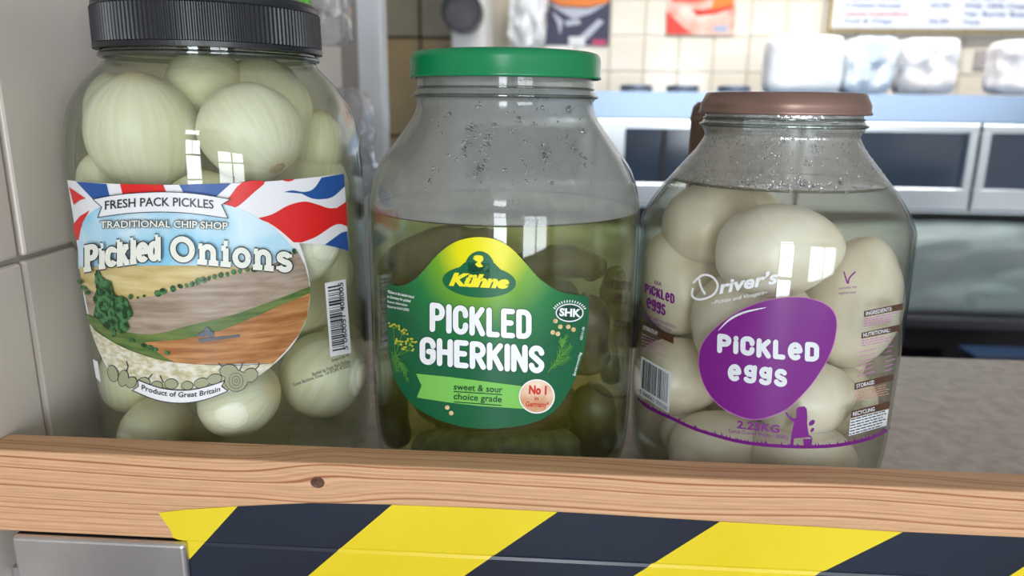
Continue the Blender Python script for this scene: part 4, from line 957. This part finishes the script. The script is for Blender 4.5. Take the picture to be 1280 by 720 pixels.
M['gherkin'] = noisy(mat('gherkin skin', rough=0.40, spec=0.4, sss=0.1), (0.028, 0.026, 0.012), (0.075, 0.070, 0.034), ns=90, detail=3, bump=0.4, bdist=0.0012)
M['gherkin_pale'] = noisy(mat('pale gherkin skin', rough=0.40, spec=0.4), (0.07, 0.085, 0.045), (0.16, 0.18, 0.10), ns=160, detail=3, bump=0.4, bdist=0.0012)
def gherkin(pts, rpx, inset, label, m='gherkin'):
    c = crv(pts, 5, False); P = [GHE.nest(x, y, round(rpx*.41/F, 3)+.0004, inset, .0024) for x, y in c]
    r0 = rpx*.41/F
    # round ends
    n = len(P); full = []; rad = []
    d0 = (P[0]-P[1]).normalized(); d1 = (P[-1]-P[-2]).normalized()
    for a in (80, 60, 40, 20): full.append(P[0]+d0*r0*math.sin(math.radians(a))*.9); rad.append(r0*math.cos(math.radians(a)))
    for k, p in enumerate(P): full.append(p); rad.append(r0*(1+.05*math.sin(k*1.3)))
    for a in (20, 40, 60, 80): full.append(P[-1]+d1*r0*math.sin(math.radians(a))*.9); rad.append(r0*math.cos(math.radians(a)))
    ctr = sum(P, Vector())/n; bm = bmesh.new(); tube(bm, [q-ctr for q in full], rad, 28)
    bm.normal_update()
    for v in bm.verts:
        q = noise.noise(v.co*170); v.co += v.normal*(max(q-.25, 0)*.0030)
    o = obj('gherkin', bm, M[m], None, True); o.location = ctr; tag(o, label, 'gherkin', 'gherkins in the jar')
    st = bmesh.new(); e = full[0]-ctr; tube(st, [e-d0*.002, e+d0*.0004, e+d0*.0012], [.0028, .0024, .0012], 10)
    s = obj('stem_scar', st, M['gherkin_pale'], o, True); return o
gherkin([(478, 385), (495, 338), (545, 311), (605, 312)], 26, 0, 'big gherkin arching over the top left of the label')
gherkin([(733, 392), (735, 445)], 28, 0, 'gherkin right of the label, under its top corner')
gherkin([(740, 505), (742, 548)], 31, 0, 'stubby gherkin at the lower right of its jar')
gherkin([(538, 562), (620, 566), (702, 562)], 27, 0, 'paler speckled gherkin lying along the bottom of its jar', 'gherkin_pale')
gherkin([(487, 430), (488, 545)], 21, 0, 'upright gherkin at the left wall beside the label')
gherkin([(772, 345), (776, 470)], 15, .006, 'slim gherkin at the right wall')
gherkin([(655, 335), (700, 326), (752, 334)], 20, .016, 'gherkin near the liquid surface at the right')
gherkin([(520, 430), (600, 400), (680, 410)], 34, .022, 'gherkin behind the title lettering')
gherkin([(530, 500), (610, 490), (690, 500)], 34, .022, 'gherkin behind the pale green stripe')
gherkin([(560, 350), (640, 352), (700, 372)], 26, .022, 'gherkin behind the logo')
gherkin([(590, 430), (592, 520)], 30, .062, 'back gherkin standing in the middle')
gherkin([(680, 420), (690, 540)], 32, .060, 'back gherkin standing on the right')
gherkin([(520, 400), (524, 530)], 32, .058, 'back gherkin standing on the left')
gherkin([(500, 575), (560, 590), (640, 592)], 22, .020, 'gherkin low at the back left of the jar floor')
gherkin([(640, 540), (700, 530), (740, 545)], 24, .030, 'gherkin low behind the stubby one')
gherkin([(505, 530), (540, 520), (600, 525)], 26, .034, 'gherkin low behind the left end of the pale green stripe')
gherkin([(740, 400), (750, 530)], 22, .045, 'back gherkin at the right rim')

# settle the crowded things: push overlapping ones apart, the rear one yields along its own line of sight
def settle(jar, prefix, wall, k=.97, steps=120):
    its = [o for o in S.objects if o.name.split('.')[0] == prefix]
    P = [o.location.copy() for o in its]; P0 = [p.copy() for p in P]; R_ = [sum(o.scale)/3*k for o in its]
    V = [(Vector((p.x, p.y, p.z-CAMZ))).normalized() for p in P]; back = [o['label'].startswith('back row') for o in its]
    for _ in range(steps):
        for i in range(len(its)):
            for j_ in range(i+1, len(its)):
                d = P[j_]-P[i]; l = d.length; need = R_[i]+R_[j_]-l
                if need <= 0 or l < 1e-5: continue
                n_ = d/l
                for q, s_ in ((i, -1), (j_, 1)):
                    if back[q]: P[q] += n_*s_*need*.5
                    else:
                        other = j_ if q == i else i
                        if P[q].y > P[other].y and not back[other] and (P[q]-P0[q]).length < .006: P[q] += V[q]*min(need*.35, .0004)
        for q, o in enumerate(its):
            z = P[q].z
            if back[q]: z = P[q].z = min(max(P[q].z, .009+R_[q]), .150 if prefix == 'pickled_egg' else .190)
            lim = float(np.interp(z, jar.z, jar.r))-wall-R_[q]; v = Vector((P[q].x-jar.x, P[q].y-jar.y)); l = v.length
            if l > lim and back[q]: v *= max(lim, 0)/l; P[q].x, P[q].y = jar.x+v.x, jar.y+v.y
    for p, o in zip(P, its): o.location = p
settle(ONI, 'pickled_onion', .002); settle(EGG, 'pickled_egg', .0026)

# ------------------------------------------------------------------ drops on the jar walls
def drops(jar, spots, m, parent, off=-0.0032, sx=1.0):
    bm = bmesh.new()
    P = jar.hit([(x, y) for x, y, _ in spots], 0.0001)
    for (x, y, r), p in zip(spots, P):
        p = Vector(p); n = Vector((p.x-jar.x, p.y-jar.y, 0)).normalized(); t = Vector((-n.y, n.x, 0)); k = Vector((0, 0, 1)); R = r*.40/F
        rings = []
        for a in (0, .5, 1.0):
            rr2 = math.cos(a*PI/2*.95)*R; h = math.sin(a*PI/2)*R*.55
            rings.append([bm.verts.new(p+n*h+t*(rr2*math.cos(2*PI*i/10))+k*(rr2*1.15*math.sin(2*PI*i/10))) for i in range(10)])
        for q in range(2):
            for i in range(10): bm.faces.new((rings[q][i], rings[q][(i+1) % 10], rings[q+1][(i+1) % 10], rings[q+1][i]))
        bm.faces.new(rings[-1]); bm.faces.new(rings[0][::-1])
    o = part('water_drops', bm, m, parent, True); o['kind'] = 'stuff'; return o
water = mat('water drop', (0.95, 0.97, 1.0), 0.02); water.node_tree.nodes['Principled BSDF'].inputs['Transmission Weight'].default_value = 1; water.node_tree.nodes['Principled BSDF'].inputs['IOR'].default_value = 1.33
rr = random.Random(21); sp = []
for x, y, r in ((570, 200, 3), (632, 214, 3.2), (618, 159, 5), (648, 150, 4.5), (562, 143, 3), (540, 150, 2.5), (640, 165, 3), (656, 178, 3), (711, 137, 5), (729, 165, 4.5), (678, 135, 3), (716, 185, 4), (667, 155, 2.5), (595, 135, 3), (600, 130, 2.5), (690, 230, 3), (560, 195, 3), (548, 215, 2.5), (602, 158, 2.5), (665, 210, 2.5), (634, 142, 2)): sp.append((x, y, r))
for cx0, cy0, cx1, cy1, w, n in ((590, 155, 578, 200, 7, 45), (612, 170, 595, 225, 8, 55), (680, 180, 683, 210, 8, 36), (560, 140, 545, 165, 5, 10), (716, 185, 740, 215, 5, 14), (655, 195, 660, 225, 5, 10), (705, 160, 720, 190, 5, 10), (543, 212, 535, 235, 5, 8)):
    for _ in range(n): t = rr.random(); sp.append((cx0+(cx1-cx0)*t+rr.gauss(0, w*.5), cy0+(cy1-cy0)*t+rr.gauss(0, 3), rr.uniform(.8, 2.6)))
for _ in range(60): sp.append((rr.uniform(530, 740), rr.uniform(128, 235), rr.uniform(.5, 1.5)))
drops(GHE, sp, water, jg)
sp = []
for _ in range(260):
    y = rr.uniform(172, 236); c = 980; hw = 95+(y-172)*.75; sp.append((c+rr.uniform(-1, 1)*hw, y, rr.uniform(.6, 1.9)))
for k in range(70): x = rr.uniform(925, 1060); sp.append((x, 232+rr.gauss(0, 4), rr.uniform(1.0, 2.8)))
drops(EGG, sp, water, je)

# ------------------------------------------------------------------ frying range behind the counter
RY = 1.90
rg = empty('frying_range', (0.6, RY, Z0), 'stainless steel frying range with dark glass doors behind the counter', 'range')
def X(px, Y=RY, y=200): return at_y(px, y, Y).x
zt = zpx(116, RY); zh = zpx(151, RY); zw0 = zpx(163, RY); zw1 = zpx(232, RY); zb = zpx(261, RY)
xl = X(560); xr = 2.2
bm = bmesh.new()
v = [bm.verts.new(p) for p in ((xl, RY-.004, zh), (xr, RY-.004, zh), (xr, RY+.06, zt), (xl, RY+.06, zt), (xl, RY+.62, zt), (xr, RY+.62, zt))]
bm.faces.new((v[0], v[1], v[2], v[3])); bm.faces.new((v[3], v[2], v[5], v[4])); part('hood_panel', bm, M['steel'], rg)
bm = bmesh.new(); add_box(bm, (xl, RY+.03, zb), (xr, RY+.60, zh)); part('cabinet', bm, M['dark'], rg)
doors = [(565, 580, 725, 740), (745, 780, 982, 995), (1000, 1015, 1205, 1216), (1220, 1232, 1425, 1440), (1445, 1458, 1650, 1664)]
for i, (a, b, c, d) in enumerate(doors):
    bm = bmesh.new(); XA, XB, XC, XD = X(a), X(b), X(c), X(d)
    add_box(bm, (XA, RY-.012, zw0), (XB, RY+.02, zw1)); add_box(bm, (XC, RY-.012, zw0), (XD, RY+.02, zw1)); add_box(bm, (XA, RY-.012, zw1-.052), (XD, RY+.02, zw1)); add_box(bm, (XA, RY-.012, zw0), (XD, RY+.02, zh-.003))
    bmesh.ops.bevel(bm, geom=bm.edges[:], offset=.002, segments=1, affect='EDGES')
    f = part('door', bm, M['steel_bright'], rg)
    bm = bmesh.new(); add_box(bm, (XB-.002, RY+.004, zw1), (XC+.002, RY+.010, zw0)); g = obj('door_glass', bm, M['dark_glass'], f)
    if i == 1:
        bm = bmesh.new(); add_box(bm, (X(826), RY-.004, zw1), (X(832), RY+.003, zw0)); obj('glazing_bar', bm, M['dark'], f)
bm = bmesh.new(); add_box(bm, (xl, RY-.03, zb), (xr, RY+.03, zw1-.054)); bmesh.ops.bevel(bm, geom=bm.edges[:], offset=.004, segments=2, affect='EDGES'); part('rail', bm, M['steel_bright'], rg)
bm = bmesh.new(); add_box(bm, (xl, RY+.12, Z0), (xr, RY+.6, zb-.001)); part('body', bm, M['dark'], rg)
z1, z2 = zpx(383, RY, 1200), zpx(394, RY, 1200)
bm = bmesh.new(); add_box(bm, (xl, RY-.13, z2), (xr, RY+.12, z1)); bmesh.ops.bevel(bm, geom=bm.edges[:], offset=.003, segments=2, affect='EDGES'); part('shelf', bm, mat('dull grey steel', (0.12, 0.12, 0.14), .4, .6), rg)
z3 = zpx(432, RY, 1200)
bm = bmesh.new(); add_box(bm, (xl, RY-.03, z3), (xr, RY+.12, z2-.001)); part('kick_panel', bm, M['dark'], rg)
for px in (1180,):
    bm = bmesh.new(); add_box(bm, (X(px-8, RY, 440), RY-.02, Z0), (X(px+8, RY, 440), RY+.10, z3-.001)); part('leg', bm, M['dark'], rg)
# pale blue-green sheet lying along the shelf
M['sheet'] = noisy(mat('pale turquoise polythene', rough=0.35, spec=0.5), (0.74, 0.90, 0.90), (0.84, 0.95, 0.94), ns=7, detail=3)
bm = bmesh.new(); nx, nz = 130, 18; gv = []
x0, x1 = X(470, RY, 330), X(1420, RY, 330); za, zb2 = z1+.004, zpx(281, RY, 1200)  # hidden left stretch of the sheet added as bright backing for the brine
for i in range(nx+1):
    col = []
    for k in range(nz+1):
        u, w = i/nx, k/nz; px = x0+(x1-x0)*u
        lo = za+.05*max(0, (u-.81)*2.6)*1.1*(1+.3*math.sin(u*20)); hi = zb2+.012*math.sin(u*9+1)+.012*u
        col.append(bm.verts.new((px, RY-.075+.030*noise.noise(Vector((u*7, w*2.2, .3)))+.012*noise.noise(Vector((u*22, w*8, 2)))-.02*math.sin(w*PI), lo+(hi-lo)*w)))
    gv.append(col)
for i in range(nx):
    for k in range(nz): bm.faces.new((gv[i][k], gv[i+1][k], gv[i+1][k+1], gv[i][k+1]))
r_ = bmesh.ops.solidify(bm, geom=bm.faces[:], thickness=.003)
sh = obj('plastic_sheet', bm, M['sheet'], None, True); tag(sh, 'pale turquoise crumpled sheet stuffed under the range doors', 'sheet')
# blue tray low on the right
a = at_y(1210, 436, 1.7); b_ = at_y(1330, 450, 1.7)
tray = empty('blue_tray', (a.x, 1.7, b_.z-.05), 'blue rimmed tray low behind the far edge of the counter', 'tray')
bm = box((a.x, 1.66, b_.z-.06), (b_.x, 1.72, a.z-.008), .006); part('tray_body', bm, mat('grey tray', (.05, .06, .08), .5), tray)
bm = box((a.x-.008, 1.652, a.z-.010), (b_.x, 1.73, a.z), .004); part('tray_rim', bm, mat('blue tray rim', (.02, .05, .12), .4), tray)

# ------------------------------------------------------------------ wall pictures, menu and goods on the range top
def flat_rect(px0, py0, px1, py1, Y, t=.003):
    a = at_y(px0, py0, Y); b = at_y(px1, py1, Y); ax = at_y(px0, max(py1, 38), Y).x; bm = bmesh.new(); add_box(bm, (ax, Y-t, b.z), (b.x, Y, a.z)); return bm
YP = BY-.004
def art(name, polys, Y, parent, m):
    bm = bmesh.new()
    for pts in polys:
        vs = [bm.verts.new(at_y(x, y, Y)) for x, y in pts]
        for t in tessellate_polygon([[Vector((x, y, 0)) for x, y in pts]]): bm.faces.new([vs[i] for i in t])
    o = obj(name, bm, m, parent)
    if parent.type == 'EMPTY': rehome(o)
    return o
c_navy = ink('navy print', (0.035, 0.033, 0.08)); c_or = ink('orange print', (.80, .22, .03)); c_grey = ink('pale grey print', (.50, .52, .60)); c_ma = ink('magenta print', (.62, .05, .14)); c_redp = ink('poster red', (.72, .05, .03)); c_cr = noisy(ink('poster cream', (.85, .72, .62)), (.80, .30, .22), (.90, .78, .68), ns=14); c_bl = ink('poster blue grey', (.40, .45, .60))
p1 = empty('poster', at_y(720, 57, YP), 'dark navy poster on the tiles above the green lid', 'poster')
part('sheet', flat_rect(681, -30, 761, 57, YP), c_navy, p1)
art('orange_panel', [[(681, -30), (761, -30), (761, 3), (735, 9), (700, 7), (681, -4)]], YP-.0035, p1, c_or)
art('grey_shapes', [[(683, 2), (700, 9), (735, 11), (760, 4), (738, 17), (717, 24), (700, 14)], [(690, 14), (704, 26), (700, 44), (697, 30)], [(722, 48), (748, 24), (755, 27), (733, 50)], [(706, 26), (724, 24), (726, 30), (708, 33)]], YP-.0036, p1, c_grey)
art('white_square', [[(711, 46), (731, 46), (731, 57), (711, 57)]], YP-.0038, p1, ink_w); art('magenta_mark', [[(741, 50), (757, 50), (757, 56), (741, 56)]], YP-.0038, p1, c_ma)
p2 = empty('poster', at_y(875, 44, YP), 'small red and white poster on the tiles left of the menu board', 'poster')
part('sheet', flat_rect(833, -30, 917, 44, YP), c_cr, p2)
art('red_shapes', [[(833, 14), (848, 28), (864, 42), (833, 43)], [(833, -30), (917, -30), (917, -6), (870, 2), (840, 2)], [(880, 12), (917, 2), (917, 10), (893, 18), (868, 20)], [(864, 12), (880, 12), (872, 20)]], YP-.0035, p2, c_redp)
art('orange_shape', [[(893, -2), (917, -8), (917, 6), (888, 12)]], YP-.0037, p2, c_or); art('blue_mark', [[(892, 32), (910, 31), (909, 40), (892, 40)]], YP-.0037, p2, c_bl)
YM = BY-.03
mb = empty('menu_board', at_y(1160, 42, YM), 'large white menu board in a thin gold frame at top right', 'menu board')
part('board', flat_rect(1037, -160, 1480, 38, YM, .01), mat('white menu board', (.76, .79, .85), .4), mb)
gm = mat('gold frame', (.55, .40, .13), .35, .6)
for q in ((1034.5, -160, 1037, 42), (1032, 38, 1482, 43)): part('frame', flat_rect(*q, YM, .011), gm, mb)
mt_b = ink('blue menu lettering', (.10, .16, .36)); mt_r = ink('red menu lettering', (.75, .10, .12))
def wall_text(lines_, Y, parent, m, name='lettering'):
    bm = bmesh.new()
    for t, A, B, h in lines_: font_text(bm, t, A, B, h, .02, upv=(0, -1))
    for v in bm.verts: v.co = at_y(v.co.x, v.co.y, Y)
    o = obj(name, bm, m, parent); rehome(o); o['kind'] = 'stuff'; return o
wall_text([('4 Chicken Nuggets', (1056, 9), (1127, 9.6), 6), ('Cod & Chips', (1055, 28.5), (1116, 29.2), 6), ('£3.50', (1163, 9), (1188, 9.5), 6.5), ('£6.50', (1161, 29), (1186, 29.5), 6.5),
           ('With 100% Cheese', (1205, 10), (1292, 11), 6.5), ('Veg. Burger Butter', (1204, 20), (1292, 21), 6.5), ('Vege', (1203, 30), (1225, 30.5), 6), ('6 Chicken Nuggets', (1056, 0), (1127, 0), 6), ('£5.00', (1163, -2), (1188, -2), 6.5), ('Veg. Burger', (1207, 0), (1260, 0), 6)], YM-.011, mb, mt_b)
wall_text([('CHICKEN SAUSAGE SPECIAL', (1056, 20), (1137, 20), 5)], YM-.011, mb, mt_r)
nt = obj('wall_notice', flat_rect(1216, 63, 1242, 86, YP, .004), mat('grey notice card', (.42, .38, .38), .6)); tag(nt, 'small grey notice stuck on the tiles below the menu board', 'notice')

def bag(name, px0, py0, px1, py1, Y, depth, m, label, cat, seed, amp=.02, top=1.0, skew=0, sq=3.2):
    a = at_y(px0, py0, Y); b = at_y(px1, py1, Y); cx, cz = (a.x+b.x)/2, (a.z+b.z)/2; rx, rz = (b.x-a.x)/2, (a.z-b.z)/2
    bm = bmesh.new(); bmesh.ops.create_icosphere(bm, subdivisions=4, radius=1)
    for v in bm.verts:
        c = v.co.copy(); e = sq
        k = (abs(c.x)**e+abs(c.y)**e+abs(c.z)**e)**(1/e); c = c/k
        nn = noise.noise(c*2.2+Vector((seed, 0, 0)))*.9+noise.noise(c*5+Vector((0, seed, 0)))*.5
        wtop = 1+(top-1)*(c.z*.5+.5)
        v.co = Vector((cx+c.x*rx*wtop+nn*amp*.7+skew*(c.z)*rx, Y+c.y*depth+nn*amp, cz+c.z*rz-(abs(nn)*amp*.4 if c.z > 0 else 0)))
    o = obj(name, bm, m, None, True)
    tag(o, label, cat); return o
M['paper'] = mat('white paper wrap', (.86, .87, .88), .6)
M['film'] = noisy(mat('clear shiny film', rough=.15, spec=.9), (.55, .66, .76), (.84, .90, .95), ns=14, detail=3)
M['pack'] = noisy(mat('printed white pack', rough=.35), (.80, .74, .72), (.90, .90, .92), ns=16, detail=3)
YT2 = 2.25
def ztop(y): return y
bag('paper_stack', 960, 45, 1044, 118, YT2, .05, M['paper'], 'bright white paper pack standing on the range left of the film wrapped pack', 'pack', 3, .004, sq=9)
bag('film_pack', 1058, 46, 1108, 118, YT2, .05, M['film'], 'pale blue film wrapped pack on the range between the white packs', 'pack', 5, .010, skew=.10, sq=7)
bag('printed_pack', 1127, 48, 1184, 118, YT2, .05, M['pack'], 'white pack with brown marks on the range under the menu board', 'pack', 8, .014, sq=9)
bag('white_bag', 1243, 50, 1330, 119, YT2, .05, M['pack'], 'white bag with a green mark at the right picture edge', 'bag', 11, .012, sq=7)
bag('hanging_white_bag', 640, -30, 682, 64, BY-.10, .05, M['paper'], 'crumpled white bag hanging between the pillar and the navy poster', 'bag', 13, .028)
for i, (x, y, w, hh, c, lb_) in enumerate(((1184, 76, 6, 7, (.30, .20, .12), 'small brown dot'),)): pass
# dark row of small lids along the range top
tins = [(795, 'leftmost low grey tin on the range top'), (853, 'low grey tin on the range top below the red poster'), (917, 'low grey tin on the range top left of the copper lid')]
for px, lb_ in tins:
    c = at_y(px, 116, 2.2); t_ = empty('low_tin', (c.x, 2.2, zt), lb_, 'tin', 'low tins on the range top'); rr3 = .045
    part('tin_body', lathe([(0, zt+.001), (rr3, zt+.001), (rr3, zt+.016), (rr3-.001, zt+.017)], c.x, 2.2, 32), mat('grey tin', (.40, .40, .42), .4, .5), t_, True)
    part('tin_lid', lathe([(rr3+.001, zt+.013), (rr3+.001, zt+.020), (rr3-.004, zt+.022), (0, zt+.022)], c.x, 2.2, 32), M['steel'], t_, True)

# round disc in front of the pillar
c = at_y(577, 14, 2.28); R0 = 24*2.28/F
dk_ = empty('round_dial', (c.x, 2.34, c.z), 'round dark disc with a black rim on the white pillar', 'dial')
def disc(r0, r1, y0, y1, m, name):
    bm = lathe([(0, 0), (r0, 0), (r0, 1), (r1, 1)] if False else [(r1, 0), (r0, 0), (r0, y1-y0), (r1, y1-y0)] if r1 else [(0, 0), (r0, 0), (r0, y1-y0), (0, y1-y0)], 0, 0, 48)
    bmesh.ops.rotate(bm, cent=(0, 0, 0), matrix=Matrix.Rotation(-PI/2, 3, 'X'), verts=bm.verts)
    for v_ in bm.verts: v_.co += Vector((c.x, y0, c.z))
    return part(name, bm, m, dk_, False)
disc(R0*.88, 0, 2.285, 2.345, mat('dark grey face', (.07, .065, .075), .35), 'dial_face')
disc(R0, R0*.86, 2.272, 2.349, mat('black rim', (.015, .014, .017), .3), 'dial_rim')

# clear bags hanging on the left wall beyond the onion jar
clear = glass_mat('clear polythene', tint=(.93, .94, .96), edge=(.6, .62, .68), haze=.38, hazecol=(.78, .78, .82), bump=.8, bscale=60, rough=.08)
hb = bag('hanging_clear_bag', 384, -40, 438, 58, .86, .018, clear, 'clear crumpled plastic bag hanging above the black lid', 'bag', 17, .010)
c = at_y(383, 5, .80)
gc = obj('green_clip', box((c.x-.014, .79, c.z-.022), (c.x+.006, .80, c.z+.05), .003), mat('bright green plastic', (.10, .42, .04), .35)); tag(gc, 'bright green clip holding the hanging clear bag', 'clip')
bag('clear_bag', 408, 108, 466, 250, .98, .03, clear, 'clear plastic bag against the tiles right of the onion jar', 'bag', 19, .012)
# copper coloured canister behind the egg jar
c = at_y(896, 150, .62)
sk = empty('copper_canister', (c.x, .62, 0), 'brown metal canister standing behind the neck of the egg jar', 'canister')
zc = at_y(896, 126, .62).z
part('canister_body', lathe([(0, .0005), (.0195, .0005), (.0205, .003), (.0205, zc-.012), (.0195, zc-.005), (.016, zc-.001), (0, zc)], c.x, .62, 48), mat('brown copper', (.22, .13, .10), .35, .5), sk, True)
part('canister_rim', lathe([(.0208, zc-.016), (.0212, zc-.014), (.0208, zc-.012)], c.x, .62, 48), M['copper_lid'], sk, True)
